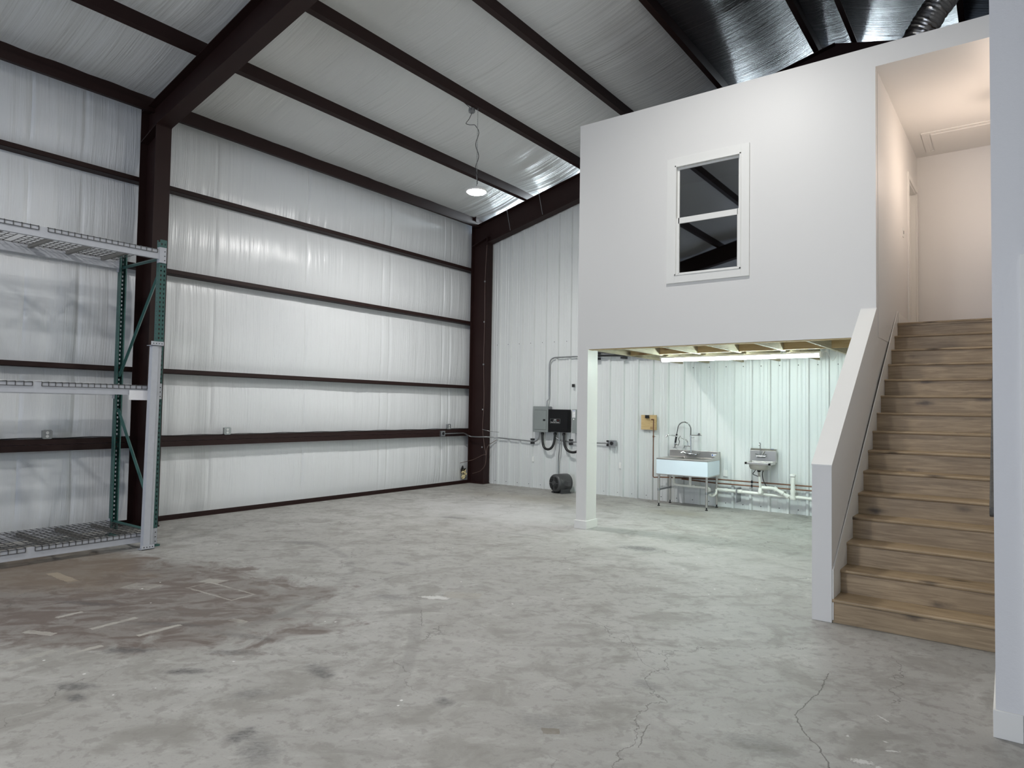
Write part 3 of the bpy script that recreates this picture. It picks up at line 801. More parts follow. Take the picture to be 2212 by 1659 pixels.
# ================================================================== STAIRCASE
RI, TR, YS = 0.180, 0.2513, 5.668
st = thing('staircase', 'straight oak-look staircase climbing to the hall beside the loft', 'staircase', (-0.58, YS, 0))
def sx(y): return -1.106 if y < YF else -1.106 + .0222 * (y - YF)
for k in range(1, 16):
    y = YS + TR * (k - 1); z0, z1 = RI * (k - 1), RI * k
    xl = sx(y) + .002
    MB().box(xl, -0.068, y + .012, y + .026, z0 + (.001 if k == 1 else 0), z1 - .024).build('riser', M['oak'], st)
    y1 = y + TR + .026 if k < 15 else y + .05
    nose = MB(); pr = [(y1, z1 - .024), (y1, z1), (y + .004, z1), (y - .004, z1 - .003), (y - .008, z1 - .010), (y - .006, z1 - .019), (y + .002, z1 - .024)]
    nose.prism(pr, 'x', xl, -0.068)
    nose.build('tread' if k < 15 else 'landing_nosing', M['oak'], st)
def zn(y): return RI + (y - YS) * RI / TR
sk = MB()
y0s = 5.672
sk.prism([(y0s, 0.02), (y0s, .40), (9.22, .40 + .6905 * (9.22 - y0s)), (9.22, 2.4)], 'x', -1.1055, -1.096)
# skew the upper end with the wall
sk.v = [(x + (.0222 * (y - YF) if y > YF else 0), y, z) for x, y, z in sk.v]
sk.build('skirt_board', M['trim_white'], st)
MB().prism([(y0s + .05, 0.0), (9.2, 2.50), (9.2, 2.2), (y0s + .40, 0.0)], 'x', -0.9, -0.86).build('stringer', M['pine_y'], st)
hr = thing('handrail', 'dark grey wooden handrail on the right side of the stairs', 'handrail', (-0.1, 5.6, 1.0))
def rz(y): return 0.985 + .70 * (y - 5.58)
MB().prism([(5.56, rz(5.56) - .03), (5.60, rz(5.6) - .075), (9.1, rz(9.1) - .075), (9.1, rz(9.1) + .02), (5.56, rz(5.56) + .02)], 'x', -0.112, -0.072).build('rail', M['rail_wood'], hr, bevel=0.006)
for y in (5.95, 7.5, 8.9):
    MB().tube(rounded([(-0.052, y, rz(y) - .11), (-0.083, y, rz(y) - .11), (-0.085, y, rz(y) - .07)], .02), .007, 8).build('bracket', M['black'], hr)

# ================================================================== LOFT FRAMING
for i, (x, lb) in enumerate(zip((-4.66, -4.19, -3.61, -3.03, -2.445, -1.862, -1.30),
        ('next to the corner post', 'above the left end of the shop light', 'third in from the corner post', 'above the middle of the shop light',
         'above the right half of the shop light', 'beyond the right end of the shop light', 'against the wall under the hall'))):
    o = MB(); dxy = .022 * (11.15 - 7.99)
    o.prism([(x, 7.99), (x + .038, 7.99), (x + .038 + dxy, 11.13), (x + dxy, 11.13)], 'z', 2.42, 2.66)
    tag(o.build('floor_joist', M['pine_y']), 'rough pine joist under the loft, ' + lb, 'joist')
    if i < 6:
        xa, xb = x + .038 + .022 * 1.23, (-4.19, -3.61, -3.03, -2.445, -1.862, -1.30)[i] + .022 * 1.23
        bk = MB().box(xa, xb, 9.20, 9.238, 2.43, 2.66)
        tag(bk.build('blocking_board', M['pine_x']), 'short pine block between joists, ' + ('in the bay nearest the corner post', 'in the second bay from the corner post',
            'in the third bay from the corner post', 'in the bay over the middle of the shop light', 'in the bay over the right end of the shop light', 'in the bay nearest the stairs')[i], 'wood block')
o = MB().box(XLO + .03, -1.13, YF + .12, YB - .06, 2.661, 2.679).build('loft_subfloor', M['osb'])
tag(o, 'brown panel subfloor resting on the loft joists', 'subfloor')
o = MB().box(-4.56, -1.25, YF + .02, YF + .12, 2.408, 2.4149).build('header_board', M['pine_x'])
tag(o, 'pine edge board under the white loft wall', 'board')

# flexible duct above the loft
dp = [Vector((-1.12, 9.2, 5.53)), Vector((-1.0, 9.2, 5.80)), Vector((-0.85, 9.2, 6.12)), Vector((-0.66, 9.2, 6.42)), Vector((-0.52, 9.25, 6.62))]
dd_ = rounded(dp, .2, 6)
path = []
for a, b_ in zip(dd_[:-1], dd_[1:]):
    nseg = max(1, int((b_ - a).length / .012))
    for q in range(nseg): path.append(a.lerp(b_, q / nseg))
path.append(dd_[-1])
du = MB(); rs = [0.155 + (0.006 if i % 3 == 0 else 0) + noise.noise(Vector((i * .35, 0, 0))) * .006 for i in range(len(path))]
du.tube(path, rs, 28)
du.v = [tuple(Vector(p) + Vector((noise.noise(Vector(p) * 22), noise.noise(Vector(p) * 22 + Vector((5, 0, 0))), noise.noise(Vector(p) * 22 + Vector((0, 9, 0))))) * .012) for p in du.v]
M['foil'] = plain('crinkled_foil', (0.62, 0.61, 0.59), 0.28, 1.0, 0.1, 30, 0.9, 45)
tag(du.build('flexible_duct', M['foil'], smooth=True), 'crinkled silver flexible duct rising from the top of the loft', 'duct')

# ================================================================== PALLET RACK
RX1, RX2, RY, RYE = -7.73, -8.70, 3.70, 1.22
rk = thing('pallet_rack', 'green and white pallet rack with wire decks against the insulated wall', 'rack', (-8.2, 2.5, 0))
def hole_plate(b, x, ya, yb, z0, z1, pitch, hz, hw, shape=1):
    """vertical plate in the plane x with one column of teardrop holes"""
    n = int((z1 - z0) / pitch); yc = (ya + yb) / 2
    for k in range(n):
        a = z0 + k * pitch; c = a + pitch; zc = (a + c) / 2
        outer = [(ya, a), (yc, a), (yb, a), (yb, zc), (yb, c), (yc, c), (ya, c), (ya, zc)]
        inner = [(yc - hw * .55, zc - hz * .7), (yc, zc - hz), (yc + hw * .55, zc - hz * .7), (yc + hw, zc + hz * .2), (yc + hw * .75, zc + hz * .8), (yc, zc + hz), (yc - hw * .75, zc + hz * .8), (yc - hw, zc + hz * .2)]
        n0 = len(b.v); b.v += [(x, p[0], p[1]) for p in outer] + [(x, p[0], p[1]) for p in inner]
        for i in range(8): b.f.append((n0 + i, n0 + (i + 1) % 8, n0 + 8 + (i + 1) % 8, n0 + 8 + i))
    if z0 + n * pitch < z1 - 1e-4:
        zt = z0 + n * pitch; b.add([(x, ya, zt), (x, yb, zt), (x, yb, z1), (x, ya, z1)], [(0, 1, 2, 3)])
def side_plate(b, y, xa, xb, z0, z1, pitch, hw):
    n = int((z1 - z0) / pitch); xc = xa + (xb - xa) * .5
    for k in range(n):
        a = z0 + k * pitch; c = a + pitch; zc = (a + c) / 2
        outer = [(xa, a), (xc, a), (xb, a), (xb, zc), (xb, c), (xc, c), (xa, c), (xa, zc)]
        inner = [(xc - hw * .7, zc - hw * .7), (xc, zc - hw), (xc + hw * .7, zc - hw * .7), (xc + hw, zc), (xc + hw * .7, zc + hw * .7), (xc, zc + hw), (xc - hw * .7, zc + hw * .7), (xc - hw, zc)]
        n0 = len(b.v); b.v += [(p[0], y, p[1]) for p in outer] + [(p[0], y, p[1]) for p in inner]
        for i in range(8): b.f.append((n0 + i, n0 + (i + 1) % 8, n0 + 8 + (i + 1) % 8, n0 + 8 + i))
def upright(x, y, face, name='upright_post'):
    """face = +1: holed face towards +x, open side towards -x"""
    b = MB(); w = .038; top = 3.45
    hole_plate(b, x + .035 * face, y - w, y, 0.02, top, .0508, .014, .0085)
    hole_plate(b, x + .035 * face, y, y + w, 0.02, top, .0508, .014, .0085)
    for yy in (y - w, y + w):
        side_plate(b, yy, x - .035 * face, x + .035 * face, 0.02, top, .0508, .005)
        s = 1 if yy < y else -1
        b.box(x - .035 * face, x - .033 * face, yy, yy + s * .014, 0.02, top)
    o = b.build(name, M['rack_green'], rk)
    MB().box(x - .06, x + .06, y - .06, y + .06, 0, .02).build('foot_plate', M['rack_green'], rk)
    return o
for yy in (RY, RYE - .1):
    upright(RX1, yy, 1); upright(RX2, yy, -1)
def brace(p, q, r=.019):
    MB().tube([p, q], r, 4).build('brace', M['rack_green'], rk)
for yy in (RY, RYE - .1):
    brace((RX2 + .02, yy, 3.245), (RX1 - .02, yy, 3.245)); brace((RX2 + .02, yy, 1.92), (RX1 - .02, yy, 3.12))
    brace((RX2 + .02, yy, 1.52), (RX1 - .02, yy, 0.37)); brace((RX2 + .02, yy, .165), (RX1 - .02, yy, .165))
TOPS = (0.172, 1.79, 3.33)
def beam_mesh(x, s, z1):
    """step beam section, s=+1 front (step towards the deck at -x)"""
    b = MB(); h = .105
    sec = [(x + .022 * s, z1 - h), (x + .022 * s, z1), (x - .004 * s, z1), (x - .004 * s, z1 - .04), (x - .022 * s, z1 - .04), (x - .022 * s, z1 - h)]
    b.prism(sec, 'y', RYE - .06, RY - .04)
    return b
for z in TOPS:
    for x, s in ((RX1 + .02, 1), (RX2 - .02, -1)):
        bo = beam_mesh(x, s, z).build('beam', M['rack_white'], rk)
        cn = MB(); xo = x + .026 * s
        cn.box(xo - .002, xo + .002, RY - .045, RY + .03, z - .145, z + .03)
        cn.box(x - .03 * s, xo, RY - .047, RY - .040, z - .145, z + .03)
        cn.build('end_plate', M['rack_white'], bo)
        for q in range(3):
            MB().lathe((xo + .0025 * s, RY + .012, z - .115 + q * .05), (s, 0, 0), [(0, .006), (.003, .006)], 8).build('rivet', M['black'], bo)
    # two wire decks per level
    for y0, y1 in ((RYE - .03, 2.50), (2.54, RY - .05)):
        b = MB(); zz = z + .004; r = .0027
        n = 18
        for k in range(n + 1):
            y = y0 + .02 + (y1 - y0 - .04) * k / n
            for (xa, za, xb, zb_) in ((RX1 + .046, zz, RX2 - .046, zz), (RX1 + .046, zz, RX1 + .046, zz - .042), (RX2 - .046, zz, RX2 - .046, zz - .042)):
                b.box(min(xa, xb) - (r if xa == xb else 0), max(xa, xb) + (r if xa == xb else 0), y - r, y + r, min(za, zb_) - (r if za == zb_ else 0), max(za, zb_) + (r if za == zb_ else 0))
        m_ = 10
        for k in range(m_ + 1):
            x = RX2 - .046 + (RX1 - RX2 + .092) * k / m_
            b.box(x - r, x + r, y0 + .02, y1 - .02, zz - r * 2.4, zz - r * .6)
        for x in (RX1 + .049, RX2 - .049): b.box(x - r, x + r, y0 + .02, y1 - .02, zz - .042 - r, zz - .042 + r)
        dk = b.build('wire_deck', M['wire_dark'], rk)
        for q in range(3):
            y = y0 + (y1 - y0) * (q + .5) / 3
            MB().box(RX2 + .012, RX1 - .012, y - .020, y + .020, z - .038, z - .004).build('support_channel', M['channel'], dk)
# spare beam standing on end in front of the upright
sb = thing('spare_rack_beam', 'spare white rack beam standing on end in front of the green upright', 'beam', (-7.585, 3.60, 0))
bm = MB()
def lean(z): return (0.012 * z, 0.03 * z)     # top leans onto the upright
sec = [(-.035, -.055), (.035, -.055), (.035, .012), (.010, .012), (.010, .055), (-.035, .055)]
z0, z1 = .012, 2.235
vs = []
for z in (z0, z1):
    lx, ly = lean(z)
    vs += [(-7.60 + p[0] + lx * -1.0, 3.585 + p[1] + ly * .6, z) for p in sec]
nS = len(sec)
bm.add(vs, [tuple(range(nS))[::-1], tuple(range(nS, 2 * nS))] + [(i, (i + 1) % nS, nS + (i + 1) % nS, nS + i) for i in range(nS)])
bm.build('beam', M['rack_white'], sb)
for z, d in ((0.004, 1), (2.235, -1)):
    lx, ly = lean(z)
    e = MB(); cx, cy = -7.60 - lx, 3.585 + ly * .6
    e.box(cx - .06, cx + .045, cy - .075, cy + .06, z, z + .005)
    e.box(cx + .040, cx + .045, cy - .075, cy + .06, z, z + .048) 
    e.build('end_plate', M['rack_white'], sb)
    h = MB()
    for q in range(4): h.box(cx + .0455, cx + .0465, cy - .055 + q * .03, cy - .045 + q * .03, z + .02, z + .030)
    h.build('plate_slot', M['black'], sb)
o = MB().box(RX1 + .052, RX1 + .054, 3.38, 3.62, 1.630, 1.735).build('paper_tag', M['paper'])
tag(o, 'white paper sheet hanging from the right end of the middle rack beam', 'paper')

# ================================================================== ELECTRICS ON THE LEFT WALL
def oct_box(x, y, z, label, w=.10, horn=True):
    t = thing('outlet_box', label, 'outlet', (x, y, z))
    MB().box(x - .045, x, y - w / 2, y + w / 2, z, z + .10).build('box', M['galv'], t, bevel=.004)
    pl = MB().prism([(y - w / 2 - .004 + .015, z - .004), (y + w / 2 - .011, z - .004), (y + w / 2 + .004, z + .012), (y + w / 2 + .004, z + .09), (y + w / 2 - .011, z + .106), (y - w / 2 + .011, z + .106), (y - w / 2 - .004, z + .09), (y - w / 2 - .004, z + .012)], 'x', x, x + .004)
    cv = pl.build('cover_plate', M['galv'], t)
    for dz in (.028, .07):
        MB().lathe((x + .004, y, z + dz), (1, 0, 0), [(0, .017), (.003, .016)], 14).build('receptacle', M['white_plastic'], cv)
        s = MB()
        for dy in (-.006, .006): s.box(x + .0072, x + .0078, y + dy - .0012, y + dy + .0012, z + dz - .002, z + dz + .007)
        s.build('slot', M['dark'], cv)
    return t
oct_box(-9.31, 3.18, 1.150, 'square metal outlet box on the low girt behind the pallet rack')
oct_box(-9.31, 5.50, 1.150, 'square metal outlet box on the low girt right of the column')
oct_box(-9.31, 10.40, 1.150, 'square metal outlet box on the low girt near the corner column')
tag(MB().tube([(-9.33, y, 1.151 + .004 + .004 * math.sin(y * 9)) for y in [2 - 0 + .1 * k for k in range(92)]], .006, 6).build('girt_cable', M['black']), 'thin dark cable lying along the top of the low girt', 'cable')
rb = thing('receptacle_box', 'grey metal box with round black socket on the low girt near the corner', 'outlet', (-9.29, 10.17, 1.06))
MB().box(-9.298, -9.25, 10.10, 10.22, 1.010, 1.118).build('box', M['galv'], rb, bevel=.003)
MB().lathe((-9.25, 10.16, 1.064), (1, 0, 0), [(0, .032), (.006, .032), (.007, .026)], 20).build('socket', M['black'], rb, True)
# long conduit from that box, round the corner and along the back wall to the panel
cpts = [(-9.27, 10.22, 1.06), (-9.27, 10.84, 1.06), (-9.25, 11.0, 0.985), (-9.0, 10.96, 0.985), (-8.80, 10.97, 0.995), (-8.72, 11.12, 0.985), (-8.6, 11.19, 0.975), (-7.68, 11.19, .935), (-7.58, 11.16, 1.0), (-7.56, 11.16, 1.135)]
tag(MB().tube(rounded(cpts, .07, 6), .0125, 10).build('conduit', M['galv'], smooth=True), 'thin metal conduit running round the wall corner to the grey panel', 'conduit')
cp2 = [(-7.22, 11.16, 1.135), (-7.20, 11.16, 1.05), (-7.08, 11.19, .975), (-6.75, 11.19, .965), (-5.99, 11.19, .975)]
tag(MB().tube(rounded(cp2, .05, 6), .0125, 10).build('conduit', M['galv'], smooth=True), 'thin metal conduit running behind the post to the socket under the loft', 'conduit')
for x, z, lb in ((-7.77, .943, 'black conduit clamp on the back wall left of the grey panel'), (-6.86, .965, 'black conduit clamp on the back wall left of the white post')):
    c_ = MB().box(x - .028, x + .028, 11.175, YB - .0, z + .022, z + .052).box(x - .028, x + .028, 11.175, YB, z - .058, z - .018)
    tag(c_.build('strut_clamp', M['black']), lb, 'clamp')
rb = thing('receptacle_box', 'grey metal box with round black socket on the back wall under the loft', 'outlet', (-5.93, 11.2, .98))
MB().box(-5.99, -5.87, 11.13, YB - .03, .925, 1.035).build('box', M['galv'], rb, bevel=.003)
MB().lathe((-5.93, 11.13, .98), (0, -1, 0), [(0, .033), (.006, .033), (.007, .026)], 20).build('socket', M['black'], rb, True)
MB().box(-6.06, -6.01, 11.17, YB, 1.0, 1.03).box(-6.06, -6.01, 11.17, YB, .92, .96).build('clamp', M['black'], rb)

# breaker panel
pn = thing('breaker_panel', 'grey steel breaker panel on the ribbed back wall', 'electrical panel', (-7.5, 11.2, 1.39))
MB().box(-7.69, -7.325, 11.10, YB - .028, 1.135, 1.648).build('cabinet', M['panel_grey'], pn, bevel=.003)
MB().box(-7.65, -7.37, 11.094, 11.10, 1.19, 1.57).build('door', M['panel_grey'], pn, bevel=.002)
MB().box(-7.44, -7.39, 11.088, 11.094, 1.36, 1.395).build('latch', M['black'], pn)
gp = MB()
for x0, x1, z0, z1 in ((-7.653, -7.367, 1.186, 1.190), (-7.653, -7.367, 1.570, 1.574), (-7.653, -7.650, 1.19, 1.57), (-7.370, -7.367, 1.19, 1.57)): gp.box(x0, x1, 11.0985, 11.1003, z0, z1)
gp.build('door_gap', M['dark'], pn)
MB().box(-7.325, -7.30, 11.12, 11.2, 1.58, 1.64).build('connector', M['galv'], pn)
# phase converter
pc = thing('phase_converter', 'black electrical control box with a small white-lettered label', 'control box', (-7.1, 11.2, 1.37))
MB().box(-7.318, -6.872, 11.09, YB - .028, 1.148, 1.592).build('cabinet', M['black_paint'], pc, bevel=.004)
lab = MB()
for x0, x1, z0, z1 in ((-7.27, -7.04, 1.405, 1.408), (-7.27, -7.04, 1.317, 1.320), (-7.27, -7.267, 1.317, 1.408), (-7.043, -7.04, 1.317, 1.408)): lab.box(x0, x1, 11.0885, 11.09, z0, z1)
lo = lab.build('label_border', M['panel_grey'], pc)
def text(body, loc, size, mat, parent, name='lettering', rot=(PI / 2, 0, 0)):
    cu = bpy.data.curves.new(name, 'FONT'); cu.body = body; cu.size = size; cu.extrude = .0006; cu.align_x = 'CENTER'; cu.align_y = 'CENTER'
    tmp = bpy.data.objects.new('tmp', cu)
    me = bpy.data.meshes.new_from_object(tmp); bpy.data.objects.remove(tmp)
    o = bpy.data.objects.new(name, me); COL.objects.link(o); me.materials.clear(); me.materials.append(mat)
    o.parent = parent; o.location = Vector(loc) - Vector(WLOC[parent.name]); o.rotation_euler = rot
    return o
text('ADR', (-7.155, 11.087, 1.388), .030, M['white_ink'], pc)
text('American Rotary', (-7.155, 11.087, 1.340), .0285, M['white_ink'], pc)
MB().lathe((-7.085, 11.0885, 1.378), (0, -1, 0), [(0, .006), (.002, .006)], 12).build('badge', M['red_ink'], pc)
MB().box(-7.20, -7.12, 11.088, 11.0895, 1.358, 1.370).build('badge', M['panel_grey'], pc)
# second disconnect, partly behind the post
dc = thing('disconnect_box', 'grey disconnect box half hidden behind the white post', 'electrical panel', (-6.6, 11.2, 1.37))
MB().box(-6.775, -6.47, 11.10, YB - .028, 1.14, 1.598).build('cabinet', M['panel_grey'], dc, bevel=.003)
lbp = MB().box(-6.765, -6.70, 11.097, 11.10, 1.44, 1.585).build('warning_label', M['paper'], dc)
MB().box(-6.757, -6.708, 11.0955, 11.097, 1.568, 1.578).build('print_line', M['blue_ink'], lbp)
for k, z in enumerate((1.55, 1.53, 1.50, 1.475, 1.455)):
    MB().box(-6.755, -6.71 - .01 * (k % 2), 11.0955, 11.097, z, z + .004).build('print_line', M['black'], lbp)
MB().lathe((-6.735, 11.0985, 1.408), (0, -1, 0), [(0, .013), (.003, .013)], 14).build('seal', M['white_plastic'], dc)
# flexible black hoses
def drape(x0, z0, x1, z1, zlow, y, n=22):
    out = []
    for k in range(n + 1):
        t_ = k / n; x = x0 + (x1 - x0) * (0.5 - 0.5 * math.cos(PI * t_)) if False else x0 + (x1 - x0) * (t_ - math.sin(2 * PI * t_) * .10)
        base = z0 + (z1 - z0) * t_
        out.append((x, y - .03 * math.sin(PI * t_), base - (min(z0, z1) - zlow) * math.sin(PI * t_) ** .62))
    return out
hs = thing('flexible_conduit', 'black flexible conduit looping between the grey panel and black box', 'conduit', (-7.35, 11.16, 1.0))
MB().tube(drape(-7.49, 1.11, -7.19, 1.11, .80, 11.15), .024, 12).build('hose', M['black'], hs, True)
for x in (-7.49, -7.19): MB().lathe((x, 11.15, 1.085), (0, 0, 1), [(0, .030), (.03, .033), (.055, .024)], 12).build('fitting', M['black'], hs)
hs = thing('flexible_conduit', 'black flexible conduit looping from the black box behind the white post', 'conduit', (-6.8, 11.16, 1.0))
MB().tube(drape(-6.985, 1.11, -6.55, 1.11, .77, 11.15), .024, 12).build('hose', M['black'], hs, True)
for x in (-6.985, -6.55): MB().lathe((x, 11.15, 1.085), (0, 0, 1), [(0, .030), (.03, .033), (.055, .024)], 12).build('fitting', M['black'], hs)
tag(MB().tube(rounded([(-7.085, 11.15, 1.15), (-7.085, 11.15, .80), (-7.13, 11.19, .62), (-7.13, 11.19, .24), (-7.05, 11.1, .16)], .1, 6), .0125, 10).build('conduit', M['galv'], smooth=True), 'bent metal conduit dropping from the black box to the motor', 'conduit')
tag(MB().tube([(-7.40, 11.16, 1.65), (-7.395, 11.16, 1.75), (-7.372, 11.19, 1.80)] + rounded([(-7.372, 11.19, 1.85), (-7.372, 11.19, 2.62), (-6.70, 11.19, 2.625), (-5.9, 11.19, 2.61)], .16, 8), .0135, 10).build('conduit', M['galv'], smooth=True), 'metal conduit rising from the grey panel and turning under the loft', 'conduit')
# dark conduits under the loft
db = MB().tube([(-6.45, 11.14, 2.63), (-5.2, 11.14, 2.60)], .022, 10).tube([(-6.45, 11.16, 2.69), (-5.1, 11.16, 2.60)], .012, 8)
tag(db.build('black_pipe', M['black'], smooth=True), 'pair of black pipes high on the back wall under the loft', 'pipe')
for x, lb in ((-6.28, 'black pipe clamp beside the white post, high on the back wall'), (-5.72, 'black pipe clamp high on the back wall, right of the post')):
    tag(MB().box(x - .04, x + .04, 11.12, YB, 2.55, 2.585).box(x - .04, x + .04, 11.14, YB, 2.66, 2.72).build('strut_clamp', M['black']), lb, 'clamp')
tag(MB().box(-6.83, -6.79, 11.17, YB - .03, 2.03, 2.09).build('conduit_clip', M['black']), 'small dark clip on the ribbed wall beside the loft corner', 'clip')
# wall plates
for x, z, lb in ((-7.78, .525, 'small white cover plate low on the ribbed wall below the grey panel'), (-5.79, .52, 'small white cover plate low on the wall right of the post'), (-3.835, .515, 'small white cover plate between the two sinks')):
    t = thing('cover_plate', lb, 'wall plate', (x, 11.24, z))
    MB().box(x - .035, x + .035, 11.235 - .012, YB, z, z + .105).build('plate', M['white_plastic'], t, bevel=.003)
    MB().box(x - .012, x + .012, 11.218, 11.224, z + .03, z + .075).build('insert', M['white_plastic'], t)
t = thing('light_switch', 'white light switch on the hall wall beside the door casing', 'switch', (hx(9.75), 9.75, 3.9))
MB().box(hx(9.75) - .002, hx(9.75) + .006, 9.71, 9.79, 3.86, 3.98).build('plate', M['white_plastic'], t)
MB().box(hx(9.75) + .006, hx(9.75) + .010, 9.745, 9.755, 3.90, 3.94).build('toggle', M['dark'], t)

# wires on the corner column
wp = [(-8.86, 10.985, 5.05), (-8.90, 10.985, 4.3), (-8.885, 10.985, 3.4), (-8.90, 10.985, 2.6), (-8.865, 10.985, 1.7), (-8.90, 10.985, 1.15), (-8.84, 10.985, .80), (-8.78, 10.985, .62), (-8.80, 10.985, .40), (-8.93, 10.99, .27), (-9.18, 11.02, .20)]
t = thing('column_cable', 'brown cable clipped down the corner column', 'cable', (-8.87, 10.98, 2.5))
MB().tube(rounded(wp, .3, 6), .006, 6).build('cable', M['wire_brown'], t, True)
for z in (4.26, 3.4, 2.5, 1.55, .76): MB().box(-8.91, -8.885, 10.975, 10.992, z, z + .03).build('clip', M['galv'], t)
tag(MB().tube(rounded([(-8.78, 10.98, .62), (-8.86, 10.98, .62), (-9.1, 10.95, .50), (-9.38, 10.85, .42)], .1), .006, 6).build('loose_cable', M['wire_brown']), 'loose brown cable hanging from the corner column into the insulation', 'cable')
tag(MB().tube(rounded([(-8.90, 10.98, 1.15), (-8.75, 10.985, 1.12), (-8.62, 11.2, 1.09)], .05), .005, 6).build('jumper_cable', M['galv']), 'short grey cable from the corner column to the ribbed wall', 'cable')
tag(MB().tube(rounded([(-8.78, 10.985, .62), (-8.77, 10.985, .80), (-8.66, 11.17, .93)], .12), .006, 6).build('jumper_cable', M['wire_brown']), 'short brown cable curving up beside the corner column', 'cable')
t = thing('torn_insulation', 'torn yellow insulation where the cable leaves the wall by the corner column', 'insulation', (-9.36, 11.02, .15))
tb = MB()
for k in range(34):
    y = 10.91 + random.random() * .13; z = .09 + random.random() * .20; s = .012 + random.random() * .02
    tb.lathe((-9.40 + random.random() * .04, y, z), (random.random(), random.random() - .5, random.random() - .5), [(-s, s * .3), (0, s), (s, s * .3)], 5)
tb.build('fibre', M['brown_kraft'], t)
MB().prism([(10.89, .28), (10.94, .36), (10.96, .29), (11.04, .30), (10.98, .25), (10.90, .20)], 'x', -9.40, -9.37).build('torn_facing', M['black'], t)

# motor on the floor
mo = thing('electric_motor', 'black electric motor with a slotted end bell on the floor by the wall', 'motor', (-6.84, 10.95, 0))
mc, ma = Vector((-6.95, 10.76, .195)), Vector((0.30, 0.95, 0)).normalized()
MB().lathe(mc, ma, [(0, .05), (.002, .135), (.015, .158), (.035, .168), (.06, .168)], 36).build('end_bell', M['motor'], mo, True)
MB().lathe(mc + ma * .055, ma, [(0, .163), (.01, .170), (.24, .170), (.26, .165)], 36).build('housing', M['motor'], mo, True)
MB().lathe(mc + ma * .31, ma, [(0, .168), (.02, .165), (.045, .13), (.05, .05)], 36).build('rear_bell', M['motor'], mo, True)
side = Vector((-ma.y, ma.x, 0))
gr = MB()
for k in range(-6, 7):
    if abs(k) < 1: continue
    hz = k * .019; L = math.sqrt(max(0, .130 ** 2 - hz ** 2)); i_ = math.sqrt(max(0, .055 ** 2 - hz ** 2)) if abs(hz) < .055 else 0.006
    for sg in (-1, 1):
        a = mc - ma * .004 + side * (sg * (i_ + .01)) + Vector((0, 0, hz)); b_ = mc - ma * .004 + side * (sg * L) + Vector((0, 0, hz))
        gr.tube([a, b_], .0062, 4)
gr.build('vent_slots', M['dark'], mo)
MB().lathe(mc - ma * .012, ma, [(0, .02), (.001, .040), (.014, .046)], 24).build('hub', M['motor'], mo, True)
ft = MB()
for s in (-1, 1):
    for p_, q_ in ((mc + ma * .07 + side * s * .12, mc + ma * .30 + side * s * .12),):
        c0, c1 = Vector(p_), Vector(q_)
        pr = [c0 - side * .035, c0 + side * .035, c1 + side * .035, c1 - side * .035]
        ft.prism([(v.x, v.y) for v in pr], 'z', 0.0, .022)
        pr = [c0 - side * .006, c0 + side * .006, c1 + side * .006, c1 - side * .006]
        ft.prism([(v.x, v.y) for v in pr], 'z', 0.02, .10)
ft.build('foot', M['motor'], mo)
bx = mc + ma * .18 + side * -.19
MB().box(bx.x - .045, bx.x + .045, bx.y - .045, bx.y + .045, .15, .24).build('terminal_box', M['motor'], mo, bevel=.006)

# ================================================================== SINKS AND PLUMBING
# wooden backer board
t = thing('backer_board', 'square pine board screwed to the wall left of the large sink', 'board', (-5.22, 11.2, 1.39))
MB().box(-5.365, -5.18, 11.19, YB - .03, 1.255, 1.518).build('board', M['pine_x'], t)
MB().box(-5.178, -5.073, 11.17, YB - .03, 1.252, 1.520).build('cleat', M['pine_x'], t)
MB().box(-5.27, -5.205, 11.15, 11.19, 1.46, 1.518).build('bracket', M['black'], t)
MB().lathe((-5.13, 11.17, 1.44), (0, -1, 0), [(0, .012), (.05, .012)], 8).build('valve', M['copper'], t)
# large stainless sink
SX0, SX1, SY0, SY1 = -4.79, -3.90, 10.58, 11.16
sk_ = thing('utility_sink', 'large stainless utility sink on four legs under the shop light', 'sink', ((SX0 + SX1) / 2, 10.85, 0))
sb_ = MB()
ft_ = 0.785; ri = .81; x0, x1, y0, y1 = SX0, SX1, SY0, SY1
# rim ring and basin
sb_.box(x0, x1, y0, y0 + .05, ft_, ri).box(x0, x0 + .27, y0 + .05, y1 - .05, ft_, ri).box(x1 - .09, x1, y0 + .05, y1 - .05, ft_, ri).box(x0, x1, y1 - .05, y1, ft_, ri)
sb_.build('rim', M['stainless'], sk_, bevel=.004)
bs = MB().box(x0 + .27, x1 - .09, y0 + .05, y0 + .054, .56, ft_).box(x0 + .27, x1 - .09, y1 - .054, y1 - .05, .56, ft_).box(x0 + .27, x0 + .274, y0 + .05, y1 - .05, .56, ft_).box(x1 - .094, x1 - .09, y0 + .05, y1 - .05, .56, ft_).box(x0 + .27, x1 - .09, y0 + .05, y1 - .05, .545, .56)
bs.build('basin', M['stainless'], sk_)
MB().box(x0 + .004, x1 - .006, y0 + .001, y0 + .006, .545, .784).build('front_apron', M['peel_film'], sk_)
MB().prism([(y0 + .006, .545), (y1 - .02, .55), (y1 - .02, .785), (y0 + .006, .785)], 'x', x1 - .008, x1 - .003).build('side_apron', M['peel_film'], sk_)
MB().prism([(y0 + .006, .545), (y1 - .02, .55), (y1 - .02, .785), (y0 + .006, .785)], 'x', x0 + .003, x0 + .008).build('side_apron', M['peel_film'], sk_)
MB().box(x0, x1, y0, y1 - .02, .53, .545).build('lower_rail', M['stainless'], sk_)
MB().prism([(x0, ri), (x1, ri), (x1, ri + .115), (x0 - .0, ri + .115)], 'y', y1 - .02, y1).build('backsplash', M['stainless'], sk_, bevel=.003)
MB().prism([(y0 + .12, ri), (y1, ri), (y1, ri + .115), (y1 - .1, ri + .115), (y0 + .30, ri + .03)], 'x', x1 - .003, x1).build('side_splash', M['stainless'], sk_)
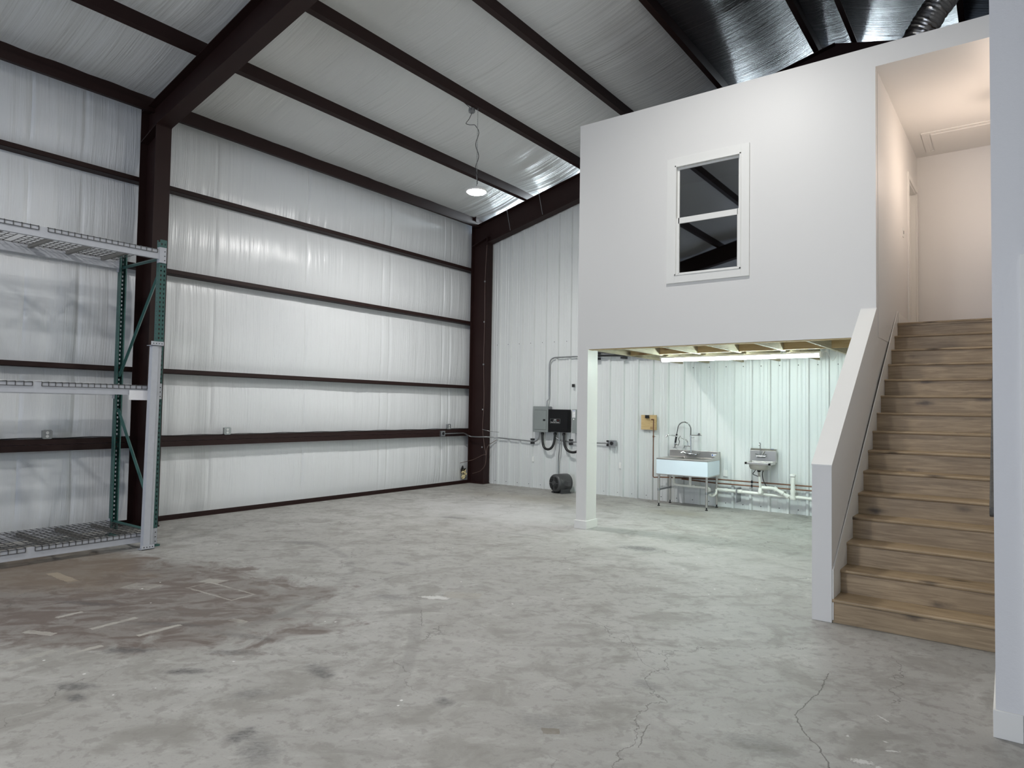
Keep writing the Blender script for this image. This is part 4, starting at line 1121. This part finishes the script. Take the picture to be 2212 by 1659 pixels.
for x, y in ((x0 + .03, y0 + .05), (x1 - .035, y0 + .05), (x0 + .03, y1 - .06), (x1 - .035, y1 - .06)):
    lg = MB().lathe((x, y, .05), (0, 0, 1), [(0, .019), (.50, .019)], 14).build('leg', M['stainless'], sk_, True)
    MB().lathe((x, y, 0), (0, 0, 1), [(0, .022), (.012, .022), (.018, .010), (.05, .012)], 12).build('foot', M['black'], lg)
    MB().lathe((x, y, .255), (0, 0, 1), [(0, .024), (.04, .024)], 12).build('collar', M['galv'], lg)
for x in (x0 + .03, x1 - .035):
    MB().box(x - .012, x + .012, y0 + .05, y1 - .06, .262, .288).build('cross_brace', M['galv'], sk_)
lp = MB().box(-4.045, -3.945, y1 - .0225, y1 - .020, .845, .885).build('maker_label', M['white_plastic'], sk_)
MB().lathe((-4.025, y1 - .0225, .865), (0, -1, 0), [(0, .013), (.002, .013)], 12).build('logo_mark', M['blue_ink'], lp)
MB().box(-4.0, -3.955, y1 - .0245, y1 - .0225, .860, .868).build('print_line', M['blue_ink'], lp)
# pre-rinse tap
yt = y1 - .035
pf = thing('pre_rinse_faucet', 'chrome pre-rinse faucet with spring hose arching over the large sink', 'faucet', (-4.38, yt, .86))
MB().lathe((-4.48, yt - .05, .865), (1, 0, 0), [(0, .018), (.03, .026), (.18, .026), (.21, .018)], 16).build('valve_body', M['chrome'], pf, True)
for s in (-1, 1):
    MB().tube([(-4.375 + s * .09, yt - .05, .865), (-4.375 + s * .135, yt - .07, .90), (-4.375 + s * .165, yt - .09, .885)], [.016, .012, .008], 8).build('lever', M['chrome'], pf, True)
MB().tube([(-4.375, yt - .05, .865), (-4.385, yt - .05, 1.19)], .012, 10).build('riser_pipe', M['chrome'], pf, True)
arc_ = []
for k in range(25):
    a = PI * (k / 24.0) * .98
    arc_.append(Vector((-4.50 + .118 * math.cos(a), yt - .05, 1.285 + .125 * math.sin(a) + (0 if k < 12 else -.0))))
hose = [Vector((-4.385, yt - .05, 1.18))] + arc_ + [Vector((-4.635, yt - .05, 1.20)), Vector((-4.655, yt - .05, 1.12))]
MB().tube(hose, .007, 8).build('hose', M['black'], pf, True)
sp = MB(); Ls = [0]
hp = hose[:22]
for a, b_ in zip(hp[:-1], hp[1:]): Ls.append(Ls[-1] + (b_ - a).length)
turns = 26; spts = []
for k in range(turns * 8):
    s = Ls[-1] * k / (turns * 8 - 1); i = max(j for j in range(len(Ls)) if Ls[j] <= s + 1e-9); i = min(i, len(hp) - 2)
    u = (s - Ls[i]) / (Ls[i + 1] - Ls[i]); p = hp[i].lerp(hp[i + 1], u); tg = (hp[i + 1] - hp[i]).normalized(); nx_ = Vector((0, 1, 0)); ny_ = tg.cross(nx_)
    an = 2 * PI * k / 8; spts.append(p + (nx_ * math.cos(an) + ny_ * math.sin(an)) * .015)
sp.tube(spts, .0022, 4); sp.build('spring', M['chrome'], pf)
MB().tube([(-4.635, yt - .05, 1.20), (-4.66, yt - .05, 1.05)], .016, 10).build('grip', M['black'], pf, True)
MB().lathe((-4.66, yt - .05, 1.05), (-.1, 0, -1), [(0, .014), (.03, .02), (.05, .012), (.08, .010), (.085, .035), (.095, .035)], 14).build('spray_head', M['chrome'], pf, True)
MB().tube([(-4.645, yt - .05, 1.02), (-4.60, yt - .05, 1.01), (-4.585, yt - .05, 1.07), (-4.60, yt - .05, 1.12), (-4.57, yt - .05, 1.17)], .006, 8).build('squeeze_handle', M['black'], pf, True)
MB().tube(rounded([(-4.38, yt - .05, 1.0), (-4.43, yt - .05, 1.0), (-4.44, yt - .05, 1.10), (-4.60, yt - .14, 1.17), (-4.72, yt - .22, 1.19), (-4.75, yt - .24, 1.15)], .05, 6), .010, 10).build('spout', M['chrome'], pf, True)
MB().tube([(-4.41, yt - .05, 1.0), (-4.49, yt - .06, 1.0), (-4.50, yt - .06, .965)], .008, 8).build('spout_valve', M['chrome'], pf, True)
MB().tube([(-4.385, yt - .05, 1.19), (-4.20, yt - .02, 1.19)], .006, 8).build('wall_bracket', M['chrome'], pf, True)
MB().lathe((-4.245, yt - .02, 1.205), (0, -1, 0), [(0, .022), (.012, .024), (.02, .015)], 14).build('bracket_flange', M['chrome'], pf, True)
MB().tube([(-4.385, yt - .05, 1.155), (-4.34, yt - .07, 1.145), (-4.31, yt - .07, 1.16)], .004, 6).build('hook', M['chrome'], pf, True)
# waste trap under the sink
def pipe(name, pts, r, mat, parent, R=.04): return MB().tube(rounded(pts, R, 5), r, 12).build(name, mat, parent, True)
t = thing('sink_drain', 'white PVC drain pipes under the large sink', 'drain pipe', (-4.3, 10.9, .4))
pipe('drain_arm', [(-4.60, 10.88, .545), (-4.60, 10.88, .36), (-4.50, 10.88, .345), (-4.0, 10.9, .335), (-4.0, 10.92, .30)], .019, M['pvc'], t, .06)
pipe('tailpiece', [(-4.31, 10.88, .545), (-4.31, 10.88, .35)], .022, M['pvc'], t)
pipe('trap', [(-4.0, 10.92, .33), (-4.0, 10.94, .22), (-3.96, 10.98, .20), (-3.92, 11.02, .24), (-3.92, 11.04, .31)], .022, M['pvc'], t, .04)
for x, z in ((-4.60, .52), (-4.31, .52)): MB().lathe((x, 10.88, z - .02), (0, 0, 1), [(0, .034), (.03, .034)], 14).build('slip_nut', M['pvc'], t)
for x in (-4.36, -4.26, -4.05): MB().lathe((x, 10.89, .345), (1, 0, 0), [(0, .026), (.03, .026)], 12).build('coupling', M['pvc'], t)
# copper lines
t = thing('copper_pipe', 'upper copper water pipe along the wall, rising left of the sink', 'pipe', (-4, 11.12, .46))
pipe('riser', [(-5.09, 11.12, 1.45), (-5.09, 11.12, .415), (-4.95, 11.12, .43)], .010, M['copper'], t, .03)
pipe('pipe', [(-4.95, 11.12, .43), (-3.9, 11.12, .468), (-1.22, 11.12, .468)], .011, M['copper'], t)
tag(MB().tube([(-4.55, 11.10, .43), (-3.95, 11.10, .405), (-1.22, 11.10, .405)], .011, 10).build('copper_pipe', M['copper'], smooth=True), 'lower copper water pipe along the wall below the hand sink', 'pipe')
tag(MB().lathe((-5.09, 11.12, 1.12), (0, 0, 1), [(0, .014), (.02, .018), (.04, .014)], 8).tube([(-5.09, 11.12, 1.14), (-5.04, 11.10, 1.14)], .004, 6).build('shutoff_valve', M['copper']), 'small shut-off valve on the copper riser below the pine board', 'valve')
t = thing('pipe_valve', 'small black valves joining the copper pipes left of the hand sink', 'valve', (-3.36, 11.08, .44))
for z in (.405, .468): MB().lathe((-3.36, 11.11, z - .02), (0, -.3, 1), [(0, .012), (.02, .022), (.045, .012)], 8).build('body', M['black'], t)
# PVC waste main
t = thing('waste_pipe', 'white PVC waste pipe along the foot of the back wall', 'pipe', (-3, 11.1, .3))
pipe('main', [(-3.93, 11.10, .305), (-2.95, 11.10, .285), (-1.22, 11.10, .270)], .026, M['pvc'], t)
for x in (-3.80, -3.62, -3.56): MB().lathe((x, 11.10, .300), (1, 0, 0), [(0, .033), (.05, .033)], 14).build('coupling', M['pvc'], t, True)
MB().lathe((-3.235, 11.06, .31), (1, 0, 0), [(0, .036), (.07, .036)], 14).build('tee', M['pvc'], t, True)
pipe('upper_branch', [(-3.20, 11.04, .40), (-2.98, 11.04, .40), (-2.80, 11.06, .29), (-2.70, 11.08, .285)], .028, M['pvc'], t, .07)
for p_ in ((-2.98, .395), (-2.88, .345), (-2.80, .30)): MB().lathe((p_[0] - .02, 11.045, p_[1] + .01), (.8, 0, -.5), [(0, .036), (.05, .036)], 14).build('elbow_socket', M['pvc'], t, True)
pipe('vent_riser', [(-2.72, 11.07, .27), (-2.72, 11.07, .60)], .034, M['pvc'], t)
for z, r in ((.25, .042), (.36, .040), (.50, .038)): MB().lathe((-2.72, 11.07, z), (0, 0, 1), [(0, r), (.04, r)], 16).build('coupling', M['pvc'], t, True)
MB().lathe((-2.72, 11.07, .60), (0, 0, 1), [(0, .028), (.01, .045), (.03, .048), (.045, .04)], 16).build('vent_cap', M['white_plastic'], t, True)
hg = MB().box(-3.60, -3.585, 11.05, YB, .12, .36).lathe((-3.61, 11.10, .30), (1, 0, 0), [(0, .034), (.02, .034)], 12)
tag(hg.build('pipe_hanger', M['galv']), 'metal strap hanger holding the waste pipe between the sinks', 'bracket')
# hand sink
HX0, HX1, HB, HF = -3.385, -2.985, 11.18, 10.80
t = thing('hand_sink', 'small wall-mounted stainless hand sink right of the large sink', 'sink', (-3.18, 11.0, .8))
MB().prism([(HB, .80), (HB, 1.015), (HB - .06, 1.015), (HB - .085, .985), (HB - .085, .80)], 'x', HX0, HX1).build('backsplash', M['stainless'], t, bevel=.003)
rim = MB(); rim.box(HX0, HX1, HF, HF + .03, .775, .815).box(HX0, HX1, HB - .11, HB - .085, .775, .815).box(HX0, HX0 + .04, HF, HB - .1, .775, .815).box(HX1 - .04, HX1, HF, HB - .1, .775, .815)
rim.build('rim', M['stainless'], t, bevel=.005)
bw = MB(); cx, cy = (HX0 + HX1) / 2, (HF + HB - .1) / 2
rings = [(.795, .165, .120), (.74, .16, .115), (.70, .14, .10), (.685, .10, .07), (.682, .03, .02)]
for z, rx, ry in rings:
    for k in range(28):
        a = 2 * PI * k / 28; ca, sa = math.cos(a), math.sin(a)
        bw.v.append((cx + rx * math.copysign(abs(ca) ** .6, ca), cy + ry * math.copysign(abs(sa) ** .6, sa), z))
for i in range(len(rings) - 1):
    for k in range(28): bw.f.append((i * 28 + k, i * 28 + (k + 1) % 28, (i + 1) * 28 + (k + 1) % 28, (i + 1) * 28 + k))
bw.build('bowl', M['stainless'], t, True)
MB().lathe((-3.20, cy, .655), (0, 0, 1), [(0, .022), (.02, .03), (.03, .03)], 14).build('strainer', M['black'], t)
MB().lathe((-3.09, HB - .062, .998), (0, -.6, .8), [(0, .010), (.002, .010)], 10).build('logo_mark', M['blue_ink'], t)
MB().box(-3.075, -3.02, HB - .064, HB - .060, 1.013, 1.018).build('print_line', M['blue_ink'], t)
f = thing('hand_faucet', 'chrome gooseneck faucet on the small hand sink', 'faucet', (-3.20, 11.05, .90))
yf = HB - .10
MB().prism([(-3.275, .905), (-3.12, .905), (-3.14, .875), (-3.255, .875)], 'y', yf - .05, yf + .015).build('body', M['chrome'], f, bevel=.006)
MB().tube([(-3.215, yf - .02, .90), (-3.215, yf - .02, 1.085)] + [(-3.215 - .0 * k, yf - .02 - .028 + .028 * math.cos(k * PI / 8), 1.085 + .028 * math.sin(k * PI / 8)) for k in range(1, 8)] + [(-3.215, yf - .08, 1.065)], .008, 10).build('gooseneck', M['chrome'], f, True)
for s in (-1, 1): MB().tube([(-3.20 + s * .055, yf - .02, .90), (-3.20 + s * .055, yf - .02, .925), (-3.20 + s * .085, yf - .05, .93)], .007, 8).build('handle', M['chrome'], f, True)
MB().tube([(-3.19, yf - .01, .91), (-3.155, yf, .985)], .010, 8).build('lever', M['stainless'], f, True)
t = thing('hand_sink_drain', 'white PVC drain dropping from the hand sink to the waste pipe', 'drain pipe', (-3.2, cy, .5))
pipe('upper_tube', [(-3.20, cy, .655), (-3.20, cy + .02, .58)], .017, M['stainless'], t)
pipe('tailpiece', [(-3.20, cy + .02, .585), (-3.20, 11.04, .33)], .020, M['pvc'], t)
MB().lathe((-3.20, 11.0, .30), (0, .15, 1), [(0, .026), (.03, .034), (.06, .03), (.09, .026)], 14).build('slip_nut', M['pvc'], t, True)
tag(MB().tube(rounded([(-3.14, cy + .06, .70), (-3.19, 11.07, .62), (-3.17, 11.07, .50), (-3.11, 11.08, .40)], .05), .007, 8).build('supply_hose', M['black'], smooth=True), 'black supply hose right of the hand sink drain', 'hose')
tag(MB().tube(rounded([(-3.26, cy + .08, .70), (-3.34, 11.07, .60), (-3.25, 11.07, .57)], .02), .006, 8).build('supply_hose', M['black'], smooth=True), 'short black supply hose kinked left of the hand sink drain', 'hose')
